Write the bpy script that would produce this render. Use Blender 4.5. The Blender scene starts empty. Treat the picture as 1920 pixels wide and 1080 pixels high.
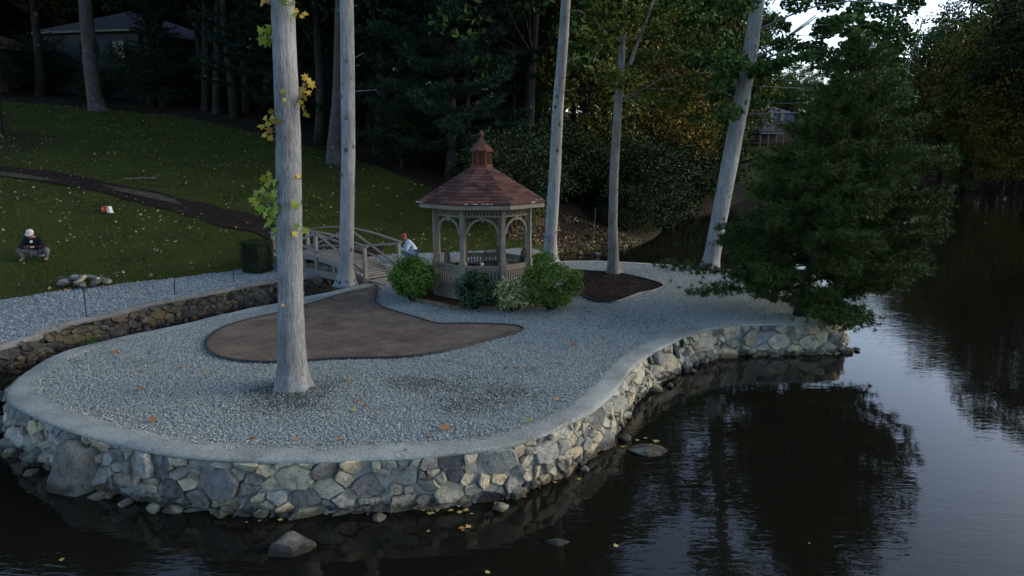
import bpy, bmesh, math, random
import numpy as np
from mathutils import Vector, Matrix, noise as mnoise

SC = bpy.context.scene
COL = SC.collection
R = math.radians
rng = np.random.default_rng(7)
random.seed(7)

# ------------------------------------------------------------------ camera
CAM_Z, PITCH, FPX = 5.1, R(11.2), 1280.0          # metres above the water, tilt down, focal length in px of a 1920 wide frame
cd = bpy.data.cameras.new('camera'); cam = bpy.data.objects.new('camera', cd); COL.objects.link(cam)
cam.location = (0, 0, CAM_Z); cam.rotation_euler = (R(90) - PITCH, 0, 0)
cd.sensor_width = 36; cd.lens = 24; cd.clip_start = 0.1; cd.clip_end = 3000
SC.camera = cam
# ------------------------------------------------------------------ sky, sun, exposure
SUN_EL, SUN_AZ = R(18), R(79)                        # azimuth clockwise from +Y: low and veiled beyond the far end of the pond
W = bpy.data.worlds.new('World'); SC.world = W; W.use_nodes = True
nt = W.node_tree; bg = nt.nodes['Background']
sky = nt.nodes.new('ShaderNodeTexSky'); sky.sky_type = 'NISHITA'; sky.sun_disc = False
sky.sun_elevation = SUN_EL; sky.sun_rotation = SUN_AZ
sky.air_density = 0.75; sky.dust_density = 1.5; sky.ozone_density = 0.6
nt.links.new(sky.outputs[0], bg.inputs[0]); bg.inputs[1].default_value = 0.15
sd = bpy.data.lights.new('sun', 'SUN'); sd.energy = 0.6; sd.angle = R(60); sd.color = (1, .93, .85)
sun = bpy.data.objects.new('sun', sd); COL.objects.link(sun)
sdir = Vector((math.sin(SUN_AZ) * math.cos(SUN_EL), math.cos(SUN_AZ) * math.cos(SUN_EL), math.sin(SUN_EL)))
sun.rotation_euler = sdir.to_track_quat('Z', 'Y').to_euler()
vs = SC.view_settings; vs.view_transform = 'Standard'; vs.look = 'None'; vs.exposure = 1.36; vs.gamma = 1; vs.use_curve_mapping = False
SC.render.engine = 'CYCLES'
SC.cycles.use_denoising = True
SC.cycles.max_bounces = 6; SC.cycles.diffuse_bounces = 3; SC.cycles.glossy_bounces = 3
SC.cycles.sample_clamp_indirect = 4
SC.cycles.use_adaptive_sampling = True; SC.cycles.adaptive_threshold = 0.02

# ------------------------------------------------------------------ survey: from the photograph's pixels to places in the world
def ray(px, py):
    x = (px - 960) / FPX; y = (540 - py) / FPX
    return np.array((x, math.cos(PITCH) + y * math.sin(PITCH), -math.sin(PITCH) + y * math.cos(PITCH)))
EYE = np.array((0, 0, CAM_Z))
def G(px, py, z=0.8):                                # where the line of sight meets the level z
    d = ray(px, py); return EYE + d * ((z - CAM_Z) / d[2])
def PY(px, py, Y):                                   # where it meets the depth Y
    d = ray(px, py); return EYE + d * (Y / d[1])

# ------------------------------------------------------------------ materials
def ramp(nt, fac, cols, pos=None):
    r = nt.nodes.new('ShaderNodeValToRGB'); e = r.color_ramp.elements
    n = len(cols); pos = pos or [i / (n - 1) for i in range(n)]
    while len(e) < n: e.new(0.5)
    for i in range(n):
        e[i].position = pos[i]; e[i].color = (*cols[i], 1)
    nt.links.new(fac, r.inputs[0]); return r.outputs[0]
def math_(nt, op, a, b):
    m = nt.nodes.new('ShaderNodeMath'); m.operation = op
    for i, v in enumerate((a, b)):
        if hasattr(v, 'links'): nt.links.new(v, m.inputs[i])
        else: m.inputs[i].default_value = v
    return m.outputs[0]
def mix_(nt, fac, a, b, mode='MIX'):
    m = nt.nodes.new('ShaderNodeMix'); m.data_type = 'RGBA'; m.blend_type = mode
    for i, v in ((0, fac), (6, a), (7, b)):
        if hasattr(v, 'links'): nt.links.new(v, m.inputs[i])
        elif i == 0: m.inputs[0].default_value = v
        else: m.inputs[i].default_value = (*v, 1)
    return m.outputs[2]
def coords(nt, stretch=(1, 1, 1), kind='Object', shift=False):
    tc = nt.nodes.new('ShaderNodeTexCoord'); mp = nt.nodes.new('ShaderNodeMapping'); mp.inputs['Scale'].default_value = stretch
    nt.links.new(tc.outputs[kind], mp.inputs[0])
    if shift:
        oi = nt.nodes.new('ShaderNodeObjectInfo'); sc = math_(nt, 'MULTIPLY', oi.outputs['Random'], 37.0)
        nt.links.new(sc, mp.inputs['Location'])
    return mp.outputs[0]
def noise_(nt, vec, scale, detail=5, rough=.6, dist=0):
    n = nt.nodes.new('ShaderNodeTexNoise'); n.inputs['Scale'].default_value = scale; n.inputs['Detail'].default_value = detail
    n.inputs['Roughness'].default_value = rough; n.inputs['Distortion'].default_value = dist
    nt.links.new(vec, n.inputs['Vector']); return n.outputs['Fac']
def voro_(nt, vec, scale, feature='F1', out='Distance', rnd=1):
    n = nt.nodes.new('ShaderNodeTexVoronoi'); n.feature = feature; n.inputs['Scale'].default_value = scale; n.inputs['Randomness'].default_value = rnd
    nt.links.new(vec, n.inputs['Vector']); return n.outputs[out]
def new_mat(name, rough=.85, spec=.25, metal=0):
    m = bpy.data.materials.new(name); m.use_nodes = True
    b = m.node_tree.nodes['Principled BSDF']
    b.inputs['Roughness'].default_value = rough; b.inputs['Specular IOR Level'].default_value = spec; b.inputs['Metallic'].default_value = metal
    return m, m.node_tree, b
def bump_(nt, b, h, strength, dist):
    n = nt.nodes.new('ShaderNodeBump'); n.inputs['Strength'].default_value = strength; n.inputs['Distance'].default_value = dist
    nt.links.new(h, n.inputs['Height']); nt.links.new(n.outputs[0], b.inputs['Normal']); return n
def M(name, cols, scale=4, rough=.85, spec=.25, bump=0, bdist=.01, bscale=None, stretch=(1, 1, 1), src='noise', detail=5, amt=.45, metal=0):
    """colours from a noise, or from a random number per leaf (island) or per object, each mixed with the noise"""
    m, nt, b = new_mat(name, rough, spec, metal)
    vec = coords(nt, stretch, shift=(src == 'object'))
    fac = noise_(nt, vec, scale, detail)
    f2 = math_(nt, 'MULTIPLY_ADD', fac, 2.0); f2.node.inputs[2].default_value = -.5
    if src != 'noise':
        rn = nt.nodes.new('ShaderNodeNewGeometry').outputs['Random Per Island'] if src == 'island' else nt.nodes.new('ShaderNodeObjectInfo').outputs['Random']
        mx = nt.nodes.new('ShaderNodeMix'); mx.inputs[0].default_value = amt
        nt.links.new(rn, mx.inputs[2]); nt.links.new(f2, mx.inputs[3]); f2 = mx.outputs[0]
    nt.links.new(ramp(nt, f2, cols), b.inputs['Base Color'])
    if bump:
        h = noise_(nt, vec, bscale or scale * 3, 6, .65); bump_(nt, b, h, bump, bdist)
    return m

# ------------------------------------------------------------------ meshes and objects
def mesh(verts, faces, smooth=False):
    me = bpy.data.meshes.new('m')
    if isinstance(faces, np.ndarray):
        verts = np.asarray(verts, np.float32); n, k = faces.shape
        me.vertices.add(len(verts)); me.vertices.foreach_set('co', verts.ravel())
        me.loops.add(n * k); me.loops.foreach_set('vertex_index', faces.astype(np.int32).ravel())
        me.polygons.add(n); me.polygons.foreach_set('loop_start', np.arange(0, n * k, k, dtype=np.int32))
        me.update(calc_edges=True)
    else:
        me.from_pydata([tuple(map(float, v)) for v in verts], [], faces)
        me.update()
    if smooth: me.polygons.foreach_set('use_smooth', np.ones(len(me.polygons), bool))
    return me
def link(name, me, mat=None, parent=None):
    me.name = name
    o = bpy.data.objects.new(name, me); COL.objects.link(o)
    if mat is not None and len(me.materials) == 0: me.materials.append(mat)
    if parent is not None: o.parent = parent
    return o
def tag(o, label=None, cat=None, group=None, kind=None):
    if label: o['label'] = label
    if cat: o['category'] = cat
    if group: o['group'] = group
    if kind: o['kind'] = kind
    return o
def empty(name, loc=(0, 0, 0), rz=0, label=None, cat=None, group=None):
    o = bpy.data.objects.new(name, None); COL.objects.link(o); o.empty_display_size = .2
    o.location = [float(c) for c in loc]; o.rotation_euler = (0, 0, rz)
    return tag(o, label, cat, group)
def copy_tree(o, parent=None):
    c = o.copy(); COL.objects.link(c)
    if parent is not None: c.parent = parent
    for ch in list(o.children): copy_tree(ch, c)
    return c

class MB:
    """collects simple solids for one mesh"""
    def __init__(s): s.v, s.f = [], []
    def add(s, v, f):
        n = len(s.v); s.v += [tuple(map(float, p)) for p in v]; s.f += [tuple(i + n for i in q) for q in f]; return s
    def box(s, c, size, rz=0, M4=None, taper=1):
        hx, hy, hz = (q / 2 for q in size); v = []
        for z in (-1, 1):
            k = taper if z > 0 else 1
            for x, y in ((-1, -1), (1, -1), (1, 1), (-1, 1)): v.append((x * hx * k, y * hy * k, z * hz))
        if M4 is None: M4 = Matrix.Rotation(rz, 4, 'Z')
        v = [M4 @ Vector(p) + Vector([float(q) for q in c]) for p in v]
        return s.add(v, [(3, 2, 1, 0), (4, 5, 6, 7), (0, 1, 5, 4), (1, 2, 6, 5), (2, 3, 7, 6), (3, 0, 4, 7)])
    def bar(s, a, b, w, h, up=(0, 0, 1)):
        a, b = Vector([float(q) for q in a]), Vector([float(q) for q in b]); d = (b - a); L = d.length; d.normalize()
        x = d.cross(Vector(up)); x.normalize(); z = x.cross(d)
        M4 = Matrix((x, d, z)).transposed().to_4x4()
        return s.box((a + b) / 2, (w, L, h), M4=M4)
    def tube(s, pts, radii, n=10, cap=True, wob=0, seed=0, ridge=0, roots=0):
        pts = [Vector([float(q) for q in p]) for p in pts]
        if not hasattr(radii, '__len__'): radii = [radii] * len(pts)
        v, f = [], []; ref = None
        for i, p in enumerate(pts):
            t = (pts[min(i + 1, len(pts) - 1)] - pts[max(i - 1, 0)]).normalized()
            if ref is None: ref = Vector((0, 0, 1)).cross(t) if abs(t.z) < .9 else Vector((1, 0, 0))
            x = (ref - t * ref.dot(t)).normalized(); y = t.cross(x); ref = x
            for k in range(n):
                a = 2 * math.pi * k / n; d = x * math.cos(a) + y * math.sin(a); r = radii[i]
                if wob: r *= 1 + wob * mnoise.noise(Vector((d.x * 1.3 + seed, d.y * 1.3, p.z * .7)))
                if ridge: r *= 1 + ridge * mnoise.noise(Vector((d.x * 7 + seed, d.y * 7, p.z * 1.6))) + ridge * .6 * mnoise.noise(Vector((d.x * 15 + seed, d.y * 15, p.z * 3)))
                if roots: r *= 1 + roots * math.exp(-max(0, p.z) / .22) * max(-.3, math.cos(a * 5 + seed + math.sin(a * 2)))
                v.append(p + d * r)
        for i in range(len(pts) - 1):
            for k in range(n): f.append((i * n + k, i * n + (k + 1) % n, (i + 1) * n + (k + 1) % n, (i + 1) * n + k))
        if cap: f += [tuple(range(n - 1, -1, -1)), tuple(range((len(pts) - 1) * n, len(pts) * n))]
        return s.add(v, f)
    def lathe(s, prof, n=16, c=(0, 0, 0)):
        v, f = [], []
        for r, z in prof:
            for k in range(n):
                a = 2 * math.pi * k / n; v.append((c[0] + r * math.cos(a), c[1] + r * math.sin(a), c[2] + z))
        for i in range(len(prof) - 1):
            for k in range(n): f.append((i * n + k, i * n + (k + 1) % n, (i + 1) * n + (k + 1) % n, (i + 1) * n + k))
        f += [tuple(range(n - 1, -1, -1)), tuple(range((len(prof) - 1) * n, len(prof) * n))]
        return s.add(v, f)
    def prism(s, poly, z0, z1):
        n = len(poly); v = [(x, y, z0) for x, y in poly] + [(x, y, z1) for x, y in poly]
        return s.add(v, [tuple(range(n - 1, -1, -1)), tuple(range(n, 2 * n))] + [(i, (i + 1) % n, n + (i + 1) % n, n + i) for i in range(n)])
    def mesh(s, smooth=False): return mesh(s.v, s.f, smooth)
    def obj(s, name, mat, parent=None, smooth=False): return link(name, s.mesh(smooth), mat, parent)

def catmull(pts, step, closed=False):
    """a smooth curve through the points, resampled at an even spacing"""
    P = [np.asarray(p, float) for p in pts]; n = len(P); out = []
    for i in range(n if closed else n - 1):
        if closed: a, b, c, d = P[i - 1], P[i], P[(i + 1) % n], P[(i + 2) % n]
        else: a, b, c, d = P[max(i - 1, 0)], P[i], P[i + 1], P[min(i + 2, n - 1)]
        for t in np.linspace(0, 1, 12, endpoint=False):
            out.append(.5 * (2 * b + (c - a) * t + (2 * a - 5 * b + 4 * c - d) * t * t + (3 * b - a - 3 * c + d) * t ** 3))
    out.append(P[0] if closed else P[-1]); out = np.array(out)
    s = np.r_[0, np.cumsum(np.linalg.norm(np.diff(out, axis=0), axis=1))]
    m = max(2, int(s[-1] / step)); q = np.linspace(0, s[-1], m + 1)
    res = np.stack([np.interp(q, s, out[:, k]) for k in range(out.shape[1])], 1)
    return res[:-1] if closed else res
def normals2(P, closed):
    """outward normals of a path walked counter-clockwise"""
    if closed: t = np.roll(P, -1, 0) - np.roll(P, 1, 0)
    else: t = np.gradient(P, axis=0)
    t /= np.linalg.norm(t, axis=1, keepdims=True) + 1e-9
    return np.stack([t[:, 1], -t[:, 0]], 1)
def inside(P, poly):
    """which of the points P lie inside the polygon"""
    x, y = P[:, 0], P[:, 1]; c = np.zeros(len(P), bool); n = len(poly)
    for i in range(n):
        x1, y1 = poly[i]; x2, y2 = poly[(i + 1) % n]
        if y1 == y2: continue
        c ^= ((y1 > y) != (y2 > y)) & (x < (x2 - x1) * (y - y1) / (y2 - y1) + x1)
    return c
def dist_poly(P, poly, closed=True):
    d = np.full(len(P), 1e9); n = len(poly)
    for i in range(n if closed else n - 1):
        a = np.asarray(poly[i]); b = np.asarray(poly[(i + 1) % n]); ab = b - a; L = (ab @ ab) + 1e-12
        t = np.clip(((P - a) @ ab) / L, 0, 1); d = np.minimum(d, np.hypot(*(P - a - t[:, None] * ab).T))
    return d
def fill(poly, z, grid=None):
    """a sheet over the polygon"""
    bm = bmesh.new(); vs_ = [bm.verts.new((float(p[0]), float(p[1]), z)) for p in poly]; bm.faces.new(vs_)
    bmesh.ops.triangulate(bm, faces=bm.faces[:]); bm.normal_update()
    me = bpy.data.meshes.new('m'); bm.to_mesh(me); bm.free()
    if me.polygons[0].normal.z < 0: me.flip_normals()
    return me

# ------------------------------------------------------------------ leaves, needles, blades, pebbles (numpy, one mesh each)
DIAMOND = np.array([(0, -.5), (.3, 0), (0, .5), (-.3, 0)])
BLADE = np.array([(0, -.5), (.16, -.1), (.1, .3), (0, .5), (-.1, .3), (-.16, -.1)])
MAPLE = np.array([(.0, -.5), (.16, -.2), (.46, -.24), (.3, -.02), (.5, .2), (.22, .2), (.14, .3), (0, .52), (-.14, .3), (-.22, .2), (-.5, .2), (-.3, -.02), (-.46, -.24), (-.16, -.2)])
OAK = np.array([(0, -.5), (.12, -.25), (.34, -.2), (.2, 0), (.36, .2), (.14, .25), (0, .5), (-.14, .25), (-.36, .2), (-.2, 0), (-.34, -.2), (-.12, -.25)])
def unit(v): return v / (np.linalg.norm(v, axis=-1, keepdims=True) + 1e-9)
def leaf_arrays(r, C, size, tmpl=DIAMOND, up=.5, out=None, bend=.25):
    n = len(C); k = len(tmpl); nr = r.normal(size=(n, 3)); nr = unit(nr); nr[:, 2] = nr[:, 2] + up
    if out is not None: nr = nr + out
    nr = unit(nr); t = unit(np.cross(nr, r.normal(size=(n, 3)))); b = np.cross(nr, t)
    size = np.broadcast_to(np.asarray(size, float), (n,))[:, None, None]
    q = tmpl[None]; z = -bend * (np.abs(tmpl[:, 0]) + .5 * tmpl[:, 1] ** 2)[None, :, None]
    V = C[:, None] + size * (t[:, None] * q[..., :1] + b[:, None] * q[..., 1:] + nr[:, None] * z)
    return V.reshape(-1, 3), np.arange(n * k).reshape(n, k)
def join(parts):
    """joins vertex and face arrays whose faces have the same number of corners"""
    V, F, o = [], [], 0
    for v, f in parts: V.append(v); F.append(f + o); o += len(v)
    return np.concatenate(V), np.concatenate(F)
def clump_points(r, centers, rad, n, flat=.7):
    """points spread in clumps, denser towards each clump's skin"""
    out = []; nrm = []
    for c, q in zip(centers, np.broadcast_to(rad, (len(centers),))):
        m = max(3, int(n * (q ** 2) / (np.mean(rad) ** 2))); d = unit(r.normal(size=(m, 3))); s = r.uniform(.25, 1, (m, 1)) ** .6
        out.append(c + d * s * q * np.array((1, 1, flat))); nrm.append(d)
    return np.concatenate(out), np.concatenate(nrm)
def tufts(r, C, D, n, length, width, spread=.8):
    """needle tufts: n thin triangles from each point C about the direction D"""
    m = len(C); d = unit(np.repeat(D, n, 0) + spread * r.normal(size=(m * n, 3))); L = length * r.uniform(.7, 1.1, (m * n, 1))
    base = np.repeat(C, n, 0); side = unit(np.cross(d, r.normal(size=(m * n, 3)))) * width
    V = np.stack([base - side, base + side, base + d * L], 1).reshape(-1, 3)
    return V, np.arange(m * n * 3).reshape(-1, 3)
OCT = np.array([(1, 0, 0), (-1, 0, 0), (0, 1, 0), (0, -1, 0), (0, 0, 1), (0, 0, -1)], float)
OCTF = np.array([(0, 2, 4), (2, 1, 4), (1, 3, 4), (3, 0, 4), (2, 0, 5), (1, 2, 5), (3, 1, 5), (0, 3, 5)])
def pebbles(r, C, size):
    n = len(C); V = np.repeat(OCT[None], n, 0) * r.uniform(.6, 1.25, (n, 6, 1)); q = unit(r.normal(size=(n, 4)))
    w, x, y, z = q.T
    Rm = np.stack([1 - 2 * (y * y + z * z), 2 * (x * y - z * w), 2 * (x * z + y * w), 2 * (x * y + z * w), 1 - 2 * (x * x + z * z), 2 * (y * z - x * w), 2 * (x * z - y * w), 2 * (y * z + x * w), 1 - 2 * (x * x + y * y)], 1).reshape(n, 3, 3)
    V = np.einsum('nij,nkj->nki', Rm, V * np.array((1.15, .9, .7))) * np.asarray(size).reshape(-1, 1, 1) + C[:, None]
    return V.reshape(-1, 3), (OCTF[None] + 6 * np.arange(n)[:, None, None]).reshape(-1, 3)
def boulder(size, seed, sub=3, rough=.35, flat=0):
    bm = bmesh.new(); bmesh.ops.create_icosphere(bm, subdivisions=sub, radius=1)
    o = Vector((seed * 3.7, seed * 1.3, seed * 2.1))
    for v in bm.verts:
        p = v.co.copy(); d = 1 + rough * mnoise.noise(p * .9 + o) + rough * .4 * mnoise.noise(p * 2.3 + o)
        q = p * d
        for ax in range(8):                          # chop a few flat facets
            a = Vector((math.sin(seed * 7 + ax * 2.4), math.cos(seed * 3 + ax * 1.7), math.sin(seed + ax * 3.1))).normalized(); e = q.dot(a)
            if e > .62: q -= a * (e - .62) * .92
        v.co = Vector((q.x * size[0], q.y * size[1], q.z * size[2]))
    me = bpy.data.meshes.new('m'); bm.to_mesh(me); bm.free(); me.polygons.foreach_set('use_smooth', np.ones(len(me.polygons), bool)); return me

# ================================================================== THE LIE OF THE LAND
BANK = [np.array(p) for p in ((-34, -24), (-25, -2), (-18.6, 12))] + [G(x, y, .82)[:2] for x, y in
        ((0, 566), (80, 558), (157, 545), (240, 533), (300, 528), (360, 521), (420, 512), (470, 506), (520, 500), (570, 496), (640, 489), (720, 482), (800, 479), (850, 477), (930, 474), (1010, 466))]
SHORE = [G(x, y, 0)[:2] for x, y in ((1050, 477), (1090, 470), (1140, 465), (1195, 461), (1225, 447), (1240, 434), (1234, 416), (1262, 406), (1300, 402), (1345, 397))]
SHORE += [np.array(p) for p in ((24, 72), (33, 95), (39, 120), (44, 138), (50, 149), (66, 152), (78, 142), (72, 124))]
SHORE += [G(x, y, 0)[:2] for x, y in ((1735, 347), (1800, 351), (1860, 357), (1925, 364))] + [np.array(p) for p in ((63, 66), (58, 40), (50, 5), (44, -30))]
LAKE = BANK + SHORE + [np.array((20., -60.)), np.array((-20., -60.))]
CTRL = []
for px, py, Y in ((100, 545, 21), (68, 488, 24), (0, 566, 19.6), (68, 400, 30), (0, 330, 36), (0, 250, 46), (0, 190, 57), (240, 533, 22), (250, 450, 27), (250, 400, 31), (250, 330, 38),
                  (250, 260, 47), (300, 213, 56), (480, 505, 24.5), (500, 450, 28), (500, 400, 32), (500, 330, 39), (500, 262, 47), (720, 482, 28.4), (720, 440, 31), (720, 400, 34.5), (720, 350, 39),
                  (720, 300, 45), (850, 478, 29), (900, 430, 33), (900, 400, 36), (930, 385, 38), (1010, 466, 30.9), (1010, 440, 33), (430, 240, 51)):
    CTRL.append(PY(px, py, Y))
CTRL += [np.array(p, float) for p in ((-110, 60, 14), (-90, 110, 20), (-40, 120, 17), (-38, 72, 10.6), (0, 70, 8), (0, 110, 12), (20, 95, 6), (9, 48, 1.5), (30, 130, 7), (52, 160, 2.2), (62, 172, 5.4),
          (70, 186, 8.2), (100, 190, 9), (40, 180, 8), (80, 200, 11), (0, 190, 18), (80, 110, 3), (100, 105, 7), (85, 60, 6), (120, 40, 9), (80, -40, 6), (-30, 2, 2.2), (-55, 15, 5.5), (-50, -40, 3), (-80, 30, 9), (140, 150, 12), (-120, 200, 26), (60, 260, 16), (150, 260, 18), (0, 260, 22))]
CTRL = np.array(CTRL)
def tps_k(d2): return .5 * d2 * np.log(d2 + 1e-9)
_n = len(CTRL); _K = tps_k(((CTRL[:, None, :2] - CTRL[None, :, :2]) ** 2).sum(-1)) + 4.0 * np.eye(_n); _P = np.c_[np.ones(_n), CTRL[:, :2]]
_S = np.linalg.solve(np.block([[_K, _P], [_P.T, np.zeros((3, 3))]]), np.r_[CTRL[:, 2], 0, 0, 0])
def height(P):
    P = np.atleast_2d(np.asarray(P, float))
    z = np.empty(len(P))
    for i in range(0, len(P), 20000):
        Q = P[i:i + 20000]; z[i:i + 20000] = tps_k(((Q[:, None] - CTRL[None, :, :2]) ** 2).sum(-1)) @ _S[:_n] + _S[_n] + Q @ _S[_n + 1:]
    wet = inside(P, LAKE); db = dist_poly(P, BANK, False); ds = dist_poly(P, SHORE, False)
    z = np.maximum(z, .6)
    z = np.where(ds < 14, np.minimum(z, .03 + .32 * ds + .02 * ds ** 2), z)
    d = np.minimum(db, ds)
    return np.where(wet, np.maximum(-1.2, np.where(db < ds, .66 - 1.6 * d, -.02 - .5 * d)), z)
def H(x, y): return float(height([(x, y)])[0])
def T(px, py, lift=0.0):
    """where the line of sight meets the land"""
    d = ray(px, py); lo = None; t0 = 12.0
    ts = np.arange(12, 240, .5); Q = EYE + d * ts[:, None]; g = Q[:, 2] - height(Q[:, :2]); k = np.argmax(g < 0)
    a, b = ts[max(k - 1, 0)], ts[k]
    for _ in range(18):
        m = (a + b) / 2; q = EYE + d * m
        if q[2] < H(q[0], q[1]): b = m
        else: a = m
    q = EYE + d * b; return np.array((q[0], q[1], H(q[0], q[1]) + lift))

gx = np.unique(np.r_[np.linspace(-260, -46, 40), np.linspace(-46, 16, 200), np.linspace(16, 80, 60), np.linspace(80, 300, 30)])
gy = np.unique(np.r_[np.linspace(-80, 10, 22), np.linspace(10, 64, 170), np.linspace(64, 160, 45), np.linspace(160, 420, 30)])
GX, GY = np.meshgrid(gx, gy); GP = np.c_[GX.ravel(), GY.ravel()]; GZ = height(GP)
nx, ny = len(gx), len(gy); ii = (np.arange(ny - 1)[:, None] * nx + np.arange(nx - 1)[None]).ravel()
gm = mesh(np.c_[GP, GZ], np.stack([ii, ii + 1, ii + nx + 1, ii + nx], 1), True)
# woodland floor: beyond the mown edge
WOOD_EDGE = [T(x, y)[:2] for x, y in ((-60, 180), (0, 190), (100, 196), (200, 206), (320, 216), (430, 237), (540, 266), (600, 282), (660, 296), (720, 318), (790, 345), (850, 372), (900, 397), (935, 420), (960, 445), (1010, 464))]
WOOD = [np.array((-300., 40.))] + WOOD_EDGE + SHORE[:22] + [np.array((300., 60.)), np.array((300., 420.)), np.array((-300., 420.))]
LAWN_FAR = [np.array(p) for p in ((40, 148), (50, 149), (66, 152), (76, 150), (80, 176), (56, 180), (44, 170))]
fl = inside(GP, WOOD); dl = dist_poly(GP, WOOD, True); lit = np.where(fl, np.clip(.5 + dl / 1.2, 0, 1), np.clip(.5 - dl / 1.2, 0, 1))
lit = np.where(inside(GP, LAWN_FAR), 0, lit)
for (px, py, r_) in ((20, 266, 3.2), (10, 262, 2.2)):                 # a bare ring round the tree at the lawn's upper corner
    c = T(px, py); lit = np.maximum(lit, np.clip(1.6 - np.hypot(GP[:, 0] - c[0], GP[:, 1] - c[1]) / r_ * 1.3, 0, 1))
at = gm.attributes.new('litter', 'FLOAT', 'POINT'); at.data.foreach_set('value', lit.astype(np.float32))
m, nt, b = new_mat('lawn', .95, .08)
v = coords(nt); n1 = noise_(nt, v, .35, 6); n2 = noise_(nt, v, 9, 5, .7)
grass = ramp(nt, math_(nt, 'ADD', math_(nt, 'MULTIPLY', n1, .6), math_(nt, 'MULTIPLY', n2, .4)), [(.016, .021, .004), (.028, .039, .007), (.046, .058, .011)], [.3, .5, .7])
leaf = ramp(nt, noise_(nt, v, 6, 6, .75), [(.009, .0075, .006), (.02, .0155, .011), (.04, .03, .021)], [.35, .52, .7])
a = nt.nodes.new('ShaderNodeAttribute'); a.attribute_name = 'litter'
edge = math_(nt, 'ADD', a.outputs['Fac'], math_(nt, 'MULTIPLY_ADD', noise_(nt, v, 1.3, 5), .9)); edge.node.inputs[0].default_value = 0
e2 = math_(nt, 'ADD', a.outputs['Fac'], math_(nt, 'MULTIPLY', math_(nt, 'SUBTRACT', noise_(nt, v, 1.3, 5), .5), 1.2))
st = nt.nodes.new('ShaderNodeMapRange'); st.inputs[1].default_value = .4; st.inputs[2].default_value = .6; nt.links.new(e2, st.inputs[0])
nt.links.new(mix_(nt, st.outputs[0], grass, leaf), b.inputs['Base Color']); bump_(nt, b, n2, .6, .05)
tag(link('ground', gm, m), kind='structure')

# ------------------------------------------------------------------ water
m, nt, b = new_mat('water', .025, .5)
b.inputs['Base Color'].default_value = (.006, .006, .004, 1); b.inputs['IOR'].default_value = 1.33
v = coords(nt, (1, 1, 1)); vs1 = coords(nt, (.55, 1.6, 1))
w1 = noise_(nt, vs1, 5.5, 2, .5, .6); w2 = noise_(nt, coords(nt, (.5, 1.1, 1)), 1.6, 3, .5)
calm = nt.nodes.new('ShaderNodeMapRange'); nt.links.new(noise_(nt, coords(nt, (.1, .1, .1)), 1.2, 2), calm.inputs[0]); calm.inputs[1].default_value = .35; calm.inputs[2].default_value = .65; calm.inputs[3].default_value = .25
hh = math_(nt, 'MULTIPLY', math_(nt, 'ADD', w1, math_(nt, 'MULTIPLY', w2, 1.6)), calm.outputs[0])
bump_(nt, b, hh, .075, .05)
tag(link('water', mesh([(-320, -120, 0), (320, -120, 0), (320, 330, 0), (-320, 330, 0)], [(0, 1, 2, 3)]), m), kind='structure')

# ================================================================== THE GRAVEL ISLAND
ISL_PX = [(700, 527), (648, 541), (600, 551), (560, 559), (521, 568), (470, 578), (413, 591), (333, 610), (253, 626), (187, 641), (110, 664), (62, 690), (28, 716),
          (17, 742), (33, 760), (83, 783), (147, 808), (200, 823), (253, 835), (293, 844), (350, 852), (433, 859), (520, 862), (600, 861), (683, 857), (757, 855), (820, 851), (883, 844),
          (940, 836), (987, 823), (1033, 807), (1072, 787), (1108, 768), (1136, 744), (1160, 718), (1190, 681), (1230, 655), (1280, 631), (1330, 616), (1380, 608), (1430, 607), (1490, 606), (1545, 606), (1576, 603),
          (1581, 588), (1578, 570), (1560, 545), (1500, 516), (1440, 509), (1390, 507), (1317, 503), (1280, 498), (1200, 493), (1120, 489), (1043, 490), (980, 496), (900, 503), (830, 509), (760, 517)]
ISL_W = [G(x, y, .8)[:2] for x, y in ISL_PX]
ISL = catmull(ISL_W, .14, True); ISL_N = normals2(ISL, True)
def rib(P, N, prof, closed, wob=0, seed=0):
    """sweeps a profile of (outward offset, height) along a path"""
    n, k = len(P), len(prof); V = []
    for i in range(n):
        for j, (o, z) in enumerate(prof):
            w = wob * mnoise.noise(Vector((P[i][0] * 1.1 + seed, P[i][1] * 1.1, j * .8))) if wob else 0
            V.append((P[i][0] + N[i][0] * (o + w), P[i][1] + N[i][1] * (o + w), z + w * .25))
    F = []
    for i in range(n if closed else n - 1):
        q = (i + 1) % n
        for j in range(k - 1): F.append((i * k + j, q * k + j, q * k + j + 1, i * k + j + 1))
    return np.array(V), np.array(F)
m_conc, nt, b = new_mat('coping concrete', .9, .2)
v = coords(nt); nt.links.new(ramp(nt, math_(nt, 'ADD', math_(nt, 'MULTIPLY', noise_(nt, v, .9, 6), .6), math_(nt, 'MULTIPLY', noise_(nt, v, 22, 5), .4)), [(.125, .138, .124), (.22, .24, .222), (.295, .318, .294)], [.38, .5, .6]), b.inputs['Base Color'])
bump_(nt, b, math_(nt, 'ADD', noise_(nt, v, 30, 5), noise_(nt, v, 4, 4)), .6, .04)
m_grav, nt, b = new_mat('gravel sheet', .9, .2)
v = coords(nt); vd = voro_(nt, v, 38); vc = voro_(nt, v, 38, out='Color'); sep = nt.nodes.new('ShaderNodeSeparateColor'); nt.links.new(vc, sep.inputs[0])
dirt = nt.nodes.new('ShaderNodeMapRange'); nt.links.new(noise_(nt, coords(nt, (.5, 1.1, 1)), .9, 5, .65), dirt.inputs[0]); dirt.inputs[1].default_value = .62; dirt.inputs[2].default_value = .74
c1 = ramp(nt, sep.outputs[0], [(.15, .175, .18), (.25, .29, .295), (.36, .42, .43)])
c2 = mix_(nt, math_(nt, 'MULTIPLY', math_(nt, 'POWER', vd, 2.0), 1.6), c1, (.07, .075, .075))
nt.links.new(mix_(nt, math_(nt, 'MULTIPLY', dirt.outputs[0], .55), c2, (.05, .055, .05)), b.inputs['Base Color'])
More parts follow.
